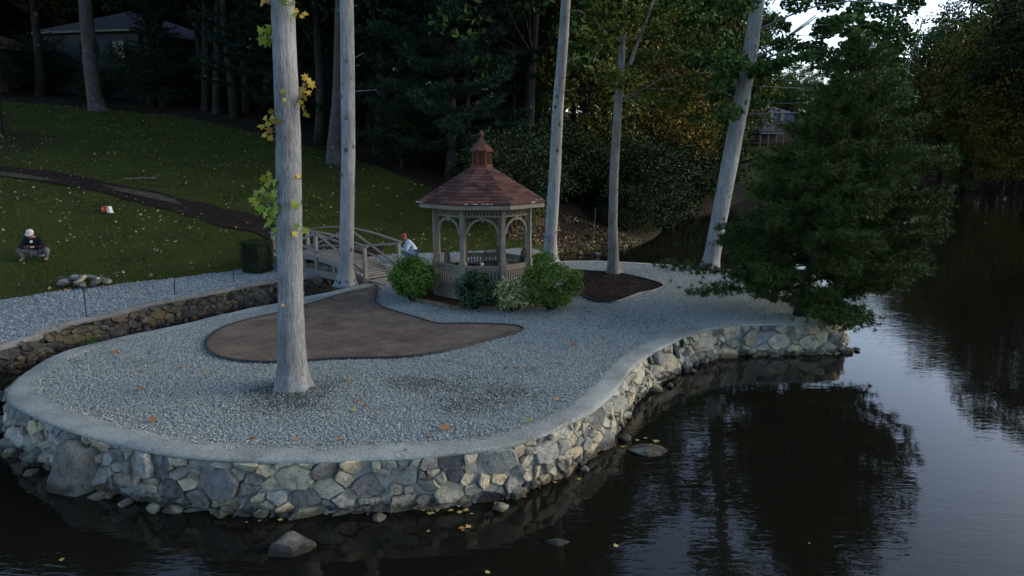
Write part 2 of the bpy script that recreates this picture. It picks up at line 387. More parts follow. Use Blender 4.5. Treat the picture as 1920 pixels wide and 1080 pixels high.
bump_(nt, b, math_(nt, 'SUBTRACT', 1.0, vd), .9, .02)
m_pebble = M('gravel chips', [(.188, .22, .208), (.25, .288, .272), (.292, .334, .316), (.36, .412, .39)], 40, .9, .2, src='island', amt=.12)
nt = m_pebble.node_tree; b = nt.nodes['Principled BSDF']; src_ = b.inputs['Base Color'].links[0].from_socket; v = coords(nt, (.7, 1.2, 1))
mr = nt.nodes.new('ShaderNodeMapRange'); nt.links.new(noise_(nt, v, .75, 5, .7), mr.inputs[0]); mr.inputs[1].default_value = .56; mr.inputs[2].default_value = .7
mr2 = nt.nodes.new('ShaderNodeMapRange'); nt.links.new(noise_(nt, v, 9, 3, .7), mr2.inputs[0]); mr2.inputs[1].default_value = .4; mr2.inputs[2].default_value = .65
nt.links.new(mix_(nt, math_(nt, 'MULTIPLY', math_(nt, 'MULTIPLY', mr.outputs[0], mr2.outputs[0]), .75), src_, (.07, .08, .06)), b.inputs['Base Color'])
m_pebble2 = M('bank gravel chips', [(.083, .1, .107), (.17, .203, .213), (.236, .28, .294), (.34, .395, .412)], 40, .9, .2, src='island', amt=.12)
m_mortar = M('mortar', [(.08, .085, .085), (.2, .21, .2), (.4, .42, .41)], 2.5, .95, .1, .6, .03, 18)
isl_in = ISL - ISL_N * .3
tag(link('gravel_ground', fill(isl_in, .80), m_grav), kind='structure')

BED1_PX = [(708, 538), (690, 541), (640, 552), (567, 574), (520, 587), (467, 599), (420, 614), (395, 630), (386, 645), (395, 661), (423, 672), (467, 678), (523, 679), (580, 676), (640, 672), (740, 670), (807, 663), (857, 653), (923, 635), (968, 624), (980, 616), (957, 610), (873, 607), (823, 607), (785, 597), (750, 587), (717, 576), (703, 563)]
BED2_PX = [(1062, 508), (1100, 508), (1135, 510), (1163, 513), (1193, 519), (1227, 528), (1243, 536), (1227, 544), (1202, 549), (1180, 557), (1147, 567), (1113, 564), (1083, 549), (1066, 528)]
BED1 = catmull([G(x, y, .83)[:2] for x, y in BED1_PX], .1, True); BED2 = catmull([G(x, y, .83)[:2] for x, y in BED2_PX], .1, True)
# gazebo place
GC = PY(905, 540, 20.75); GC = np.array((GC[0], GC[1], .8)); GROT = R(3)
def octagon(r, rot=0, c=(0, 0)): return [np.array((c[0] + r * math.cos(R(-112.5 + 45 * k) + rot), c[1] + r * math.sin(R(-112.5 + 45 * k) + rot))) for k in range(8)]
KERB = octagon(2.42, GROT - R(1), GC[:2] + np.array((.12, .05)))
def scatter(poly, n):
    lo, hi = np.min(poly, 0), np.max(poly, 0); P = rng.uniform(lo, hi, (int(n), 2)); return P[inside(P, poly)]
A_ = scatter(ISL, 315000)
keep = (dist_poly(A_, ISL) > .37 + .07 * rng.normal(size=len(A_))) & ~inside(A_, BED1) & ~inside(A_, BED2) & ~inside(A_, KERB)
keep &= rng.uniform(size=len(A_)) < np.clip(1.3 - (A_[:, 1] - 9) / 18, .45, 1)
A_ = A_[keep]
V, F = pebbles(rng, np.c_[A_, .803 + rng.uniform(0, .012, len(A_)) + .016 * (dist_poly(A_, ISL) < .52)], rng.uniform(.009, .02, len(A_)) * (1 + (A_[:, 1] - 9) / 30))
tag(link('gravel', mesh(V, F), m_pebble), kind='stuff')

m_dirt = M('dark grit', [(.03, .035, .025), (.07, .078, .06), (.11, .12, .1)], 30, .95, .1, src='island')
spots_ = []
for x, y, sx, sy, n in ((550, 742, .42, .3, 2600), (505, 735, .3, .2, 500), (820, 722, .55, .2, 900), (950, 738, .45, .22, 900), (862, 762, .35, .14, 450), (1165, 600, .7, .35, 800), (760, 716, .25, .12, 250), (1100, 578, .4, .2, 250)):
    c = G(x, y, .8)[:2]; spots_.append(c + rng.normal(size=(n, 2)) * (sx, sy * 1.6))
C = np.concatenate(spots_); V, F = pebbles(rng, np.c_[C, .812 + rng.uniform(0, .012, len(C))], rng.uniform(.006, .017, len(C))); tag(link('dark_grit', mesh(V, F), m_dirt), kind='stuff')
def bed(poly, name, mats, z, clods, size):
    me = fill(poly, z); tag(link(name, me, mats), kind='structure')
    C = scatter(poly, clods); V, F = pebbles(rng, np.c_[C, np.full(len(C), z + .002)], rng.uniform(*size, len(C)) * rng.uniform(.4, 1, len(C)))
    tag(link('loose_' + name, mesh(V, F), mats), kind='stuff')
m_soil = M('soil', [(.075, .057, .043), (.138, .106, .081), (.205, .16, .123)], 1.7, .95, .1, 1, .04, 20, detail=10)
m_mulch = M('dark mulch', [(.006, .0045, .0045), (.014, .0095, .008), (.032, .019, .014)], 2.5, .95, .1, .8, .03, 30, detail=8)
bed(BED1, 'soil', m_soil, .832, 11000, (.006, .03)); bed(BED2, 'mulch', m_mulch, .832, 5000, (.01, .035))
m_edging = M('black edging', [(.01, .011, .012), (.03, .032, .034)], 5, .6, .3)
for poly, lab in ((BED1, 'thin black edging strip round the bare brown soil bed'), (BED2, 'thin dark edging strip round the dark mulch bed under the slender forked tree')):
    V, F = rib(poly, normals2(poly, True), [(.012, .79), (.03, .862), (.0, .868), (-.02, .862), (-.02, .8)], True, .008)
    tag(link('bed_edging', mesh(V, F, True), m_edging), lab, 'edging')

# ------------------------------------------------------------------ dry stone: masonry in irregular cells
def clip(poly, a, n):
    out = []
    for i in range(len(poly)):
        p, q = poly[i], poly[(i + 1) % len(poly)]; dp = (p - a) @ n; dq = (q - a) @ n
        if dp <= 0: out.append(p)
        if dp * dq < 0: out.append(p + (q - p) * dp / (dp - dq))
    return out
def masonry(r, L, Hh, count, rmin, rmax, an=.72):
    S = []; Rr = []
    for t in range(count * 60):
        if len(S) >= count: break
        f = max(0, 1 - t / (count * 40)); rad = rmin + (rmax - rmin) * f * r.uniform(.2, 1) ** 1.5
        p = np.array((r.uniform(0, L) * an, r.uniform(-.02, Hh)))
        if all((abs(p[0] - s[0]) > 1) or np.hypot(*(p - s)) > .93 * (rad + q) for s, q in zip(S, Rr)): S.append(p); Rr.append(rad)
    cells = []
    for i, (p, a) in enumerate(zip(S, Rr)):
        poly = [np.array(q) for q in ((p[0] - .6, 0), (p[0] + .6, 0), (p[0] + .6, Hh), (p[0] - .6, Hh))]
        for j, (q, c) in enumerate(zip(S, Rr)):
            if i == j or abs(q[0] - p[0]) > 1.3: continue
            d = q - p; D = np.hypot(*d)
            if D > 1.3: continue
            t = .5 + (a * a - c * c) / (2 * D * D); poly = clip(poly, p + d * t, d / D)
            if len(poly) < 3: break
        if len(poly) >= 3: cells.append(np.array(poly) / np.array((an, 1)))
    return cells
def stone_mesh(r, poly, place, depth, joint=.014):
    c = poly.mean(0); n = len(poly); area = .5 * abs(np.sum(poly[:, 0] * np.roll(poly[:, 1], -1) - poly[:, 1] * np.roll(poly[:, 0], -1)))
    if area < .0016: return None
    q = []
    for i in range(n):
        a, b2 = poly[i], poly[(i + 1) % n]
        if np.hypot(*(b2 - a)) < .03: q.append((a + b2) / 2)
        else: q += [a * .87 + b2 * .13, a * .13 + b2 * .87]
    q = np.array(q); q = q + r.normal(size=q.shape) * .011; dd = np.hypot(*(q - c).T); q = c + (q - c) * np.clip(1 - joint * r.uniform(.6, 2.2) / dd, .6, 1)[:, None]
    k = len(q); tilt = r.normal(size=2) * .3; d = depth * r.uniform(.35, 1.5); V = []
    def put(P, out): V.extend(place(p[0], p[1], out + float((p - c) @ tilt)) for p in P)
    put(c + (q - c) * 1.0, -.05); put(q + 0, d * .5); put(c + (q - c) * .92 + r.normal(size=q.shape) * .004, d * .92); put(c + (q - c) * .45 + r.normal(size=q.shape) * .02 * area ** .25, d * (1.05 + .12 * r.normal())); put(np.array([c]), d * 1.1)
    F = []
    for a in range(3):
        for i in range(k): F.append((a * k + i, a * k + (i + 1) % k, (a + 1) * k + (i + 1) % k, (a + 1) * k + i))
    F += [(3 * k + i, 3 * k + (i + 1) % k, 4 * k) for i in range(k)]
    return mesh(V, F, False)
def stone_mat(name, cols, lich):
    m, nt, b = new_mat(name, .88, .2); v = coords(nt, shift=True)
    rn = nt.nodes.new('ShaderNodeObjectInfo').outputs['Random']
    base = ramp(nt, rn, cols); n1 = noise_(nt, v, 7, 8, .7); n2 = noise_(nt, v, 2.2, 4)
    n3 = noise_(nt, v, 32, 5, .75)
    dk = ramp(nt, math_(nt, 'ADD', math_(nt, 'MULTIPLY', n1, .6), math_(nt, 'MULTIPLY', n3, .4)), [(.34, .34, .34), (1, 1, 1), (1.5, 1.47, 1.4)], [.38, .5, .62]); base = mix_(nt, 1.0, base, dk, 'MULTIPLY')
    pz = nt.nodes.new('ShaderNodeSeparateXYZ'); nt.links.new(nt.nodes.new('ShaderNodeNewGeometry').outputs['Position'], pz.inputs[0])
    wl = nt.nodes.new('ShaderNodeMapRange'); nt.links.new(math_(nt, 'ADD', pz.outputs[2], math_(nt, 'MULTIPLY', n1, .16)), wl.inputs[0]); wl.inputs[1].default_value = .16; wl.inputs[2].default_value = .26
    wet = mix_(nt, wl.outputs[0], (.3, .29, .27), (1, 1, 1)); base = mix_(nt, 1.0, base, wet, 'MULTIPLY')
    lm = nt.nodes.new('ShaderNodeMapRange'); nt.links.new(n2, lm.inputs[0]); lm.inputs[1].default_value = .54; lm.inputs[2].default_value = .62
    nt.links.new(mix_(nt, math_(nt, 'MULTIPLY', lm.outputs[0], .55), base, lich), b.inputs['Base Color'])
    bump_(nt, b, math_(nt, 'ADD', n1, math_(nt, 'MULTIPLY', n3, .6)), 1.0, .05)
    return m
m_stone = stone_mat('fieldstone', [(.085, .087, .088), (.21, .215, .205), (.4, .36, .25), (.46, .4, .265), (.35, .36, .32), (.1, .102, .105), (.44, .4, .29), (.28, .29, .275)], (.28, .31, .26))
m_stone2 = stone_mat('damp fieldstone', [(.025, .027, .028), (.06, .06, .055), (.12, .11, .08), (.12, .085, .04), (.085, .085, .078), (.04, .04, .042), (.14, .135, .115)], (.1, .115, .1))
m_joint = M('dark joints', [(.02, .02, .018), (.06, .06, .055), (.13, .135, .125)], 3, .95, .1, .5, .03, 18)
class Path:
    def __init__(s, P, N): s.P, s.N = P, N; s.s = np.r_[0, np.cumsum(np.hypot(*np.diff(P, axis=0).T))]; s.L = s.s[-1]
    def at(s, q, arr): return np.array([np.interp(q, s.s, arr[:, k]) for k in range(arr.shape[1])])
def build_wall(name, lab, path, z0, ztop, count, rr, batter, depth, mat, grp_joint, rubble):
    root = empty(name, (0, 0, 0), 0, lab, 'stone wall'); Hh = 1.0
    zt = lambda q: np.interp(q, [0, path.L], ztop) if hasattr(ztop, '__len__') else ztop
    def place(q, h, out):
        p, n = path.at(q, path.P), path.at(q, path.N); t = (h + .0) / HH; z = z0 + h / HH * (zt(q) - z0)
        return (p[0] + n[0] * (out + batter * (1 - t)), p[1] + n[1] * (out + batter * (1 - t)), z)
    HH = (np.mean(ztop) - z0); k = 0
    V, F = [], []; n = len(path.P)
    for i in range(n):
        for h, o in ((-.5, 0), (0, 0), (HH * .5, -.012), (HH, -.01), (HH, -.35)): V.append(place(path.s[i], h, o + .012 * mnoise.noise(Vector((path.s[i] * 2, h * 3, 1)))))
    F = [(i * 5 + j, (i + 1) * 5 + j, (i + 1) * 5 + j + 1, i * 5 + j + 1) for i in range(n - 1) for j in range(4)]
    link('mortar_core', mesh(V, F, True), m_mortar if mat is m_stone else m_joint, root)
    cells = masonry(rng, path.L, HH, count, *rr); ar = lambda q: .5 * abs(np.sum(q[:, 0] * np.roll(q[:, 1], -1) - q[:, 1] * np.roll(q[:, 0], -1))) if len(q) > 2 else 0
    cells.sort(key=ar, reverse=True); small = MB()
    for poly in cells:
        me = stone_mesh(rng, poly, place, depth, grp_joint)
        if me is None: continue
        if k < 296 - rubble: link('stone', me, mat, root); k += 1
        else: small.add([v.co for v in me.vertices], [tuple(q.vertices) for q in me.polygons])   # the smallest, wedged between
    if small.v: tag(small.obj('small_stones', mat, root), kind='stuff')
    for i in range(rubble):                           # loose stones at the foot, part in the water
        q = rng.uniform(.2, path.L - .2); sz = rng.uniform(.06, .17); p = place(q, .1, rng.uniform(.04, .3))
        o = link('stone', boulder((sz * 1.3, sz, sz * .75), rng.uniform(0, 50), 2, .3), mat, root); o.location = (p[0], p[1], rng.uniform(-.02, .05)); o.rotation_euler = (rng.uniform(-.3, .3), rng.uniform(-.3, .3), rng.uniform(0, 6))
        k += 1
    print(name, k, 'stones', round(path.L, 1), 'm')
    return root
i0 = int(np.argmin(np.hypot(*(ISL - G(40, 703, .8)[:2]).T))); i1 = int(np.argmin(np.hypot(*(ISL - G(1580, 580, .8)[:2]).T)))
fr = Path(ISL[i0:i1] , ISL_N[i0:i1])
island_wall = build_wall('retaining_wall', 'pale fieldstone retaining wall with smooth concrete cap round the gravel island', fr, -.1, .765, 460, (.045, .25), .1, .06, m_stone, .006, 26)
bk = np.r_[ISL[i1 - 1:], ISL[:i0 + 1]]; bkn = np.r_[ISL_N[i1 - 1:], ISL_N[:i0 + 1]]
V, F = rib(bk, bkn, [(.12, -.8), (.03, .3), (0, .74), (-.3, .75)], False, .04); link('rear_face', mesh(V, F, True), m_mortar, island_wall)
V, F = rib(ISL, ISL_N, [(-.08, .70), (.02, .735), (.045, .755), (.04, .785), (.015, .803), (-.03, .812), (-.2, .82), (-.34, .818), (-.45, .812), (-.5, .77)], True, .04)
link('coping', mesh(V, F, True), m_conc, island_wall)

CH = [np.array(p) for p in ((-22, -2), (-16.4, 7.5))] + [G(x, y, z)[:2] for x, y, z in ((0, 650, .6), (67, 625, .62), (133, 606, .66), (207, 590, .68), (300, 567, .72), (400, 547, .78), (520, 524, .84))] + [np.array(p) for p in ((-6.2, 24.5), (-3.8, 26.3), (-1, 27.8), (1.3, 29.8))]
CHP = catmull(CH, .14); CHN = normals2(CHP, False)
a0 = int(np.argmin(np.hypot(*(CHP - G(-40, 668, .6)[:2]).T))); a1 = int(np.argmin(np.hypot(*(CHP - np.array((-4.6, 25.8))).T)))
cpth = Path(CHP[a0:a1], CHN[a0:a1])
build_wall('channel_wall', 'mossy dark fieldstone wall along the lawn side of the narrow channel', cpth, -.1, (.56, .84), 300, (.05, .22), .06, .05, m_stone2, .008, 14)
# the strip of coarse gravel on the bank, from the wall's head to the lawn
strip = catmull(BANK[2:], .5); V, F = [], []
dd = np.linspace(0, 1, 60); ps = Path(CHP, CHN); pb = Path(strip, strip); q0 = ps.s[a0] - 4
WA = [ps.at(q, CHP) for q in np.linspace(q0, ps.L, 60)]
for a in WA:
    j = np.argmin(np.hypot(*(strip - a).T)); bnk = strip[j]; za = .6 + .24 * np.clip((a[1] - 15) / 8, 0, 1)
    out = (bnk - a) / (np.hypot(*(bnk - a)) + 1e-6)
    for t in np.linspace(0, 1, 5): p = a + (bnk + out * .35 - a) * t; V.append((p[0], p[1], za + (.86 - za) * t + .02 * mnoise.noise(Vector((p[0], p[1], 0)))))
F = [(i * 5 + j, (i + 1) * 5 + j, (i + 1) * 5 + j + 1, i * 5 + j + 1) for i in range(59) for j in range(4)]
tag(link('gravel_bank', mesh(V, F, True), m_grav), kind='structure')
SV = np.array(V).reshape(60, 5, 3)
u = rng.uniform(0, 58.99, 46000); w = rng.uniform(0, 3.99, 46000); i, j = u.astype(int), w.astype(int); fu, fw = (u - i)[:, None], (w - j)[:, None]
C = (SV[i, j] * (1 - fu) + SV[i + 1, j] * fu) * (1 - fw) + (SV[i, j + 1] * (1 - fu) + SV[i + 1, j + 1] * fu) * fw
C[:, :2] += rng.normal(size=(len(C), 2)) * .04; C[:, 2] += .004
V, F = pebbles(rng, C, rng.uniform(.022, .05, len(C))); tag(link('bank_gravel', mesh(V, F), m_pebble2), kind='stuff')
V, F = rib(CHP[max(a0 - 20, 0):], CHN[max(a0 - 20, 0):], [(.05, .5), (.07, .58), (.03, .625), (-.1, .635), (-.22, .62)], False, .05)
V[:, 2] += .24 * np.clip((V[:, 1] - 15) / 8, 0, 1); link('wall_head', mesh(V, F, True), M('old cap', [(.1, .105, .1), (.22, .23, .22)], 2, .95, .1, .5, .03, 20), bpy.data.objects['channel_wall'])

# ================================================================== GAZEBO
m_paint = M('taupe paint', [(.105, .098, .075), (.15, .14, .112), (.19, .178, .145)], 3, .7, .25, .15, .004, 40)
m_dkwood = M('stained skirting', [(.02, .015, .012), (.04, .028, .022)], 4, .8, .2)
m_shingle = M('cedar shingle', [(.022, .014, .014), (.065, .031, .027), (.115, .055, .043), (.05, .034, .034)], 9, .85, .15, .5, .01, 60, (1, 1, 1), 'object', amt=.25)
m_cedar = M('cedar trim', [(.075, .03, .02), (.13, .052, .034)], 6, .8, .2)
m_flake = M('flaked white edge', [(.2, .21, .21), (.4, .41, .41)], 20, .9, .1)
gz = empty('gazebo', GC, GROT, 'eight sided taupe wooden gazebo with red shingled roof and louvred cupola', 'gazebo')
def oc(r, k): a = R(-112.5 + 45 * k); return Vector((r * math.cos(a), r * math.sin(a), 0))
FZ, RZ_, EZ = .25, 1.08, 2.9                          # floor, hand rail, eaves above the gravel
MB().prism([oc(1.42, k)[:2] for k in range(8)], 0, .16).obj('base', m_dkwood, gz)
MB().prism([oc(1.53, k)[:2] for k in range(8)], .165, FZ).obj('floor', m_paint, gz)
OPEN = 5
for k in range(8):
    p = oc(1.5, k); a = R(-112.5 + 45 * k); rot = Matrix.Rotation(a, 4, 'Z')
    mb = MB().box(p + Vector((0, 0, (FZ + 1.16) / 2 - .04)), (.17, .17, 1.16 - FZ + .08), M4=rot).box(p + Vector((0, 0, 1.95)), (.125, .125, 1.56), M4=rot)
    post = mb.obj('post', m_paint, gz)
    MB().box(p + Vector((0, 0, 1.155)), (.215, .215, .045), M4=rot).box(p + Vector((0, 0, 1.19)), (.17, .17, .03), M4=rot).obj('post_collar', m_paint, post)
for k in range(8):
    A, B = oc(1.5, k), oc(1.5, k + 1); d = (B - A); L = d.length; u = d / L; mid = (A + B) / 2; nrm = Vector((u.y, -u.x, 0))
    a0_, b0_ = A + u * .1, B - u * .1
    if k != OPEN:
        rl = MB().bar(a0_ + Vector((0, 0, RZ_)), b0_ + Vector((0, 0, RZ_)), .1, .05).obj('railing', m_paint, gz)
        MB().bar(a0_ + Vector((0, 0, RZ_ - .075)), b0_ + Vector((0, 0, RZ_ - .075)), .045, .09).obj('top_rail', m_paint, rl)
        MB().bar(a0_ + Vector((0, 0, FZ + .13)), b0_ + Vector((0, 0, FZ + .13)), .045, .1).obj('bottom_rail', m_paint, rl)
        MB().bar(A * 1.03 + Vector((0, 0, FZ - .03)), B * 1.03 + Vector((0, 0, FZ - .03)), .03, .2).obj('skirt_board', m_paint, rl)
        nb = 9; me = MB().box((0, 0, 0), (.062, .022, RZ_ - .12 - FZ - .18)).mesh()
        for i in range(nb):
            q = A + u * (.13 + (L - .26) * (i + .5) / nb); o = link('baluster', me, m_paint, rl); o.location = (q.x, q.y, (RZ_ - .12 + FZ + .18) / 2); o.rotation_euler = (0, 0, math.atan2(u.y, u.x))
    fz = MB().bar(A + Vector((0, 0, 2.52)), B + Vector((0, 0, 2.52)), .05, .045).bar(A + Vector((0, 0, 2.715)), B + Vector((0, 0, 2.715)), .07, .07).obj('frieze', m_paint, gz)
    me = MB().box((0, 0, 0), (.04, .022, .14)).mesh()
    for i in range(11):
        q = A + u * (.1 + (L - .2) * (i + .5) / 11); o = link('spindle', me, m_paint, fz); o.location = (q.x, q.y, 2.61); o.rotation_euler = (0, 0, math.atan2(u.y, u.x))
    for sgn in (-1, 1):                               # curved spandrel brackets, thicker towards the post
        V, F = [], []; half = L / 2 - .06; n = 9
        for i in range(n + 1):
            t = i / n * math.pi / 2; x = half * (1 - .93 * math.sin(t)) ; z = 2.5 - .46 * (1 - math.cos(t)) ** 1.0
            x = half - half * .93 * math.cos(t); wd = .035 + .035 * (i / n); z = 2.05 + .43 * math.cos(t - math.pi / 2 + math.pi / 2) if False else 2.03 + .445 * math.sin(math.pi / 2 - t)
            xo = half - (half * .93 - .0) * math.cos(math.pi / 2 - t); z = 2.02 + .46 * math.sin(math.pi / 2 - t)
            for w_ in (0, .075):
                for y_ in (-.02, .02):
                    xx = xo - (0 if w_ == 0 else w_ * math.sin(t) * .9); zz = z + (0 if w_ else 0) - (w_ * math.cos(t) * .9)
                    q = mid + u * (sgn * (half - xx)) if False else mid + u * (sgn * (half * .93 * math.sin(t) - w_ * .9 * math.sin(t))); q = q + nrm * y_
                    V.append((q.x, q.y, zz))
        for i in range(n):
            a_, c_ = i * 4, i * 4 + 4
            for (p_, q_) in ((0, 1), (1, 3), (3, 2), (2, 0)): F.append((a_ + p_, a_ + q_, c_ + q_, c_ + p_))
        F += [(0, 2, 3, 1), (n * 4, n * 4 + 1, n * 4 + 3, n * 4 + 2)]
        br = link('bracket', mesh(V, F), m_paint, gz)
    MB().box((mid.x, mid.y, 2.455), (.13, .045, .09), M4=Matrix.Rotation(math.atan2(u.y, u.x), 4, 'Z')).box((mid.x, mid.y, 2.395), (.07, .045, .05), M4=Matrix.Rotation(math.atan2(u.y, u.x), 4, 'Z')).obj('keystone', m_paint, gz)
    A2, B2 = oc(1.955, k), oc(1.955, k + 1)
    MB().bar(A2 + Vector((0, 0, 2.815)), B2 + Vector((0, 0, 2.815)), .035, .13).obj('fascia_board', m_paint, gz)
# roof: boards under courses of shingles
zr = lambda r: EZ + (2.02 - r) * (.97 / 1.69)
V = [oc(1.99, k) + Vector((0, 0, zr(1.99) - .01)) for k in range(8)] + [oc(.2, k) + Vector((0, 0, zr(.2) - .01)) for k in range(8)] + [oc(1.98, k) + Vector((0, 0, zr(1.99) - .06)) for k in range(8)] + [oc(.2, k) + Vector((0, 0, zr(.2) - .06)) for k in range(8)]
F = [(k, (k + 1) % 8, 8 + (k + 1) % 8, 8 + k) for k in range(8)] + [(16 + k, 24 + k, 24 + (k + 1) % 8, 16 + (k + 1) % 8) for k in range(8)] + [(k, 16 + k, 16 + (k + 1) % 8, (k + 1) % 8) for k in range(8)]
roof = link('roof', mesh(V, F), m_shingle, gz)
NC = 11
for k in range(8):
    a = R(-90 + 45 * k); n_ = Vector((math.cos(a), math.sin(a), 0)); t_ = Vector((-math.sin(a), math.cos(a), 0)); ca = math.cos(R(22.5)); ta = math.tan(R(22.5))
    for i in range(NC):
        r0 = 2.02 - i * (2.02 - .33) / NC; r1 = 2.02 - (i + 1.25) * (2.02 - .33) / NC; r1 = max(r1, .28)
        h0, h1 = r0 * ca, r1 * ca; w0, w1 = h0 * ta, h1 * ta; x = -w0
        while x < w0 - .01:
            wd = rng.uniform(.2, .4); x2 = x + wd
            if w0 - x2 < .12: x2 = w0
            g = .004; dz = rng.uniform(0, .014)
            def pt(xx, hh, ww, r_, up): xx = max(-ww, min(ww, xx)); q = n_ * hh + t_ * xx; return (q.x, q.y, zr(r_) + up)
            l, rr_ = x + g, x2 - g; lift = .032 + dz
            V = [pt(l, h0, w0, r0, 0), pt(rr_, h0, w0, r0, 0), pt(rr_, h1, w1, r1, -.004), pt(l, h1, w1, r1, -.004), pt(l, h0, w0, r0, lift), pt(rr_, h0, w0, r0, lift), pt(rr_, h1, w1, r1, .006), pt(l, h1, w1, r1, .006)]
            x = x2
            if abs(V[2][0] - V[3][0]) + abs(V[2][1] - V[3][1]) < .005 and abs(l) > w1: pass
            link('shingle', mesh(V, [(3, 2, 1, 0), (4, 5, 6, 7), (0, 1, 5, 4), (1, 2, 6, 5), (2, 3, 7, 6), (3, 0, 4, 7)]), m_shingle, roof)
for k, xs in ((7, (-.78, -.7)), (7, (-.6,)), (0, (-.45, -.2, 0, .12, .25)), (1, (.15, .25, .42, .62))):          # flaking edge of the lowest course
    a = R(-90 + 45 * k); n_ = Vector((math.cos(a), math.sin(a), 0)); t_ = Vector((-math.sin(a), math.cos(a), 0))
    for x in xs:
        up_ = rng.uniform(0, .12) if k == 1 else 0; r_ = 2.03 - up_; q = n_ * (r_ * math.cos(R(22.5)) + .004) + t_ * x; w_ = rng.uniform(.05, .16)
        MB().box((q.x, q.y, zr(r_) + .015), (w_, .03, rng.uniform(.02, .035)), M4=Matrix.Rotation(a + math.pi / 2, 4, 'Z')).obj('flaked_edge', m_flake, roof)
CZ = zr(.33)
cu = MB().prism([oc(.345, k)[:2] for k in range(8)], CZ - .03, CZ + .1).prism([oc(.22, k)[:2] for k in range(8)], CZ + .1, CZ + .5).obj('cupola', m_cedar, gz)
for k in range(8):
    A, B = oc(.285, k), oc(.285, k + 1); u = (B - A).normalized()
    MB().box((A.x, A.y, CZ + .3), (.04, .04, .4), M4=Matrix.Rotation(R(-112.5 + 45 * k), 4, 'Z')).obj('corner_post', m_cedar, cu)
    me = MB().bar(A + u * .02, B - u * .02, .045, .014, up=(0, 0, 1)).mesh()
    for i in range(7):
        o = link('slat', me, m_cedar, cu); o.location = (0, 0, CZ + .14 + i * .052)
for k in range(8):
    for (ra, za, rb, zb) in ((.385, .49, .2, .66), (.215, .665, .05, .83)):
        A, B, C_, D = oc(ra, k), oc(ra, k + 1), oc(rb, k + 1), oc(rb, k); g = [(A, za), (B, za), (C_, zb), (D, zb)]
        V = [(q.x, q.y, CZ + z) for q, z in g] + [(q.x, q.y, CZ + z + .018) for q, z in g]
        link('shingle', mesh(V, [(3, 2, 1, 0), (4, 5, 6, 7), (0, 1, 5, 4), (1, 2, 6, 5), (2, 3, 7, 6), (3, 0, 4, 7)]), m_shingle, cu)
MB().prism([oc(.37, k)[:2] for k in range(8)], CZ + .455, CZ + .488).obj('cupola_fascia', m_cedar, cu)
MB().lathe([(.05, .8), (.055, .84), (.03, .87), (.045, .9), (.075, .95), (.07, 1.0), (.04, 1.03), (.045, 1.06), (.012, 1.09)], 12, (0, 0, CZ)).obj('finial', m_cedar, gz, True)

# raised timber kerb and planting bed round it
kb = empty('bed_kerb', (0, 0, 0), 0, 'low weathered timber kerb round the shrub bed under the gazebo', 'kerb')
m_kerb = M('weathered timber', [(.07, .056, .042), (.14, .115, .088), (.19, .165, .13)], 3, .9, .15, .5, .01, 30)
for k in range(8):
    A, B = Vector((*KERB[k], .855)), Vector((*KERB[(k + 1) % 8], .855)); u = (B - A).normalized()
    MB().bar(A + u * .004 - u * .07, B - u * .07 - u * .004, .13, .14).obj('timber', m_kerb, kb)
m_bark = M('bark mulch', [(.03, .015, .01), (.075, .035, .02), (.14, .075, .04)], 6, .95, .1, .7, .02, 30, src='island')
inner = [GC[:2] + (np.array(q) - GC[:2]) * .985 for q in KERB]
tag(link('bark_bed', fill(inner, .875), m_bark), kind='structure')
C = scatter(inner, 6000); V, F = pebbles(rng, np.c_[C, np.full(len(C), .878)], rng.uniform(.01, .035, len(C))); tag(link('bark_chips', mesh(V, F), m_bark), kind='stuff')

# patio furniture inside
m_iron = M('black iron', [(.008, .008, .009), (.02, .02, .022)], 6, .5, .4)
def patio_chair(lab):
    t = empty('patio_chair', (0, 0, 0), 0, lab, 'chair', 'iron chairs in the gazebo')
    mb = MB()
    for i in range(7): mb.bar((-.24 + i * .08, -.24, .42), (-.24 + i * .08, .24, .42), .022, .014)
    for i in range(6): mb.bar((-.25, -.22 + i * .088, .425), (.25, -.22 + i * .088, .425), .022, .012)
    mb.obj('seat', m_iron, t)
    mb = MB(); n = 14; arc = [Vector((.31 * math.sin(a), .27 + .1 * (z_ - .45), z_)) for a, z_ in ((a, .78 + .38 * math.cos(a)) for a in np.linspace(-2.5, 2.5, n))]
    mb.tube(arc, .016, 6)
    for i in range(9):
        x = -.24 + i * .06; top = .78 + .38 * math.sqrt(max(0, 1 - (x / .31) ** 2)); mb.tube([(x, .25, .43), (x * 1.05, .29, .7), (x * .95, .31, top)], .009, 5)
    for z in (.52, .59, .66, .73, .80, .87, .94, 1.01, 1.08):
        w_ = .31 * math.sqrt(max(.05, 1 - ((z - .78) / .38) ** 2)); mb.tube([(-w_, .28, z), (0, .3, z + .02), (w_, .28, z)], .008, 5)
    mb.obj('backrest', m_iron, t)
    for sx in (-1, 1):
        MB().tube([(sx * .25, -.24, 0), (sx * .23, -.24, .42)], .014, 6).obj('leg', m_iron, t); MB().tube([(sx * .25, .3, 0), (sx * .23, .24, .42)], .014, 6).obj('leg', m_iron, t)
        MB().tube([(sx * .27, -.22, .42), (sx * .29, -.24, .64), (sx * .3, 0, .66), (sx * .28, .27, .66)], .015, 6).obj('armrest', m_iron, t)
    return t
def gzp(x, y, z=FZ): p = Matrix.Rotation(GROT, 4, 'Z') @ Vector((x, y, 0)); return (GC[0] + p.x, GC[1] + p.y, GC[2] + z)
ch = patio_chair('black iron patio chair with latticed back behind the round table')
ch.location = gzp(.28, .55); ch.rotation_euler = (0, 0, R(-10))
c2 = copy_tree(ch); c2['label'] = 'black iron patio chair turned sideways near the gazebo\'s right post'; c2.location = gzp(.98, .2); c2.rotation_euler = (0, 0, R(-75))
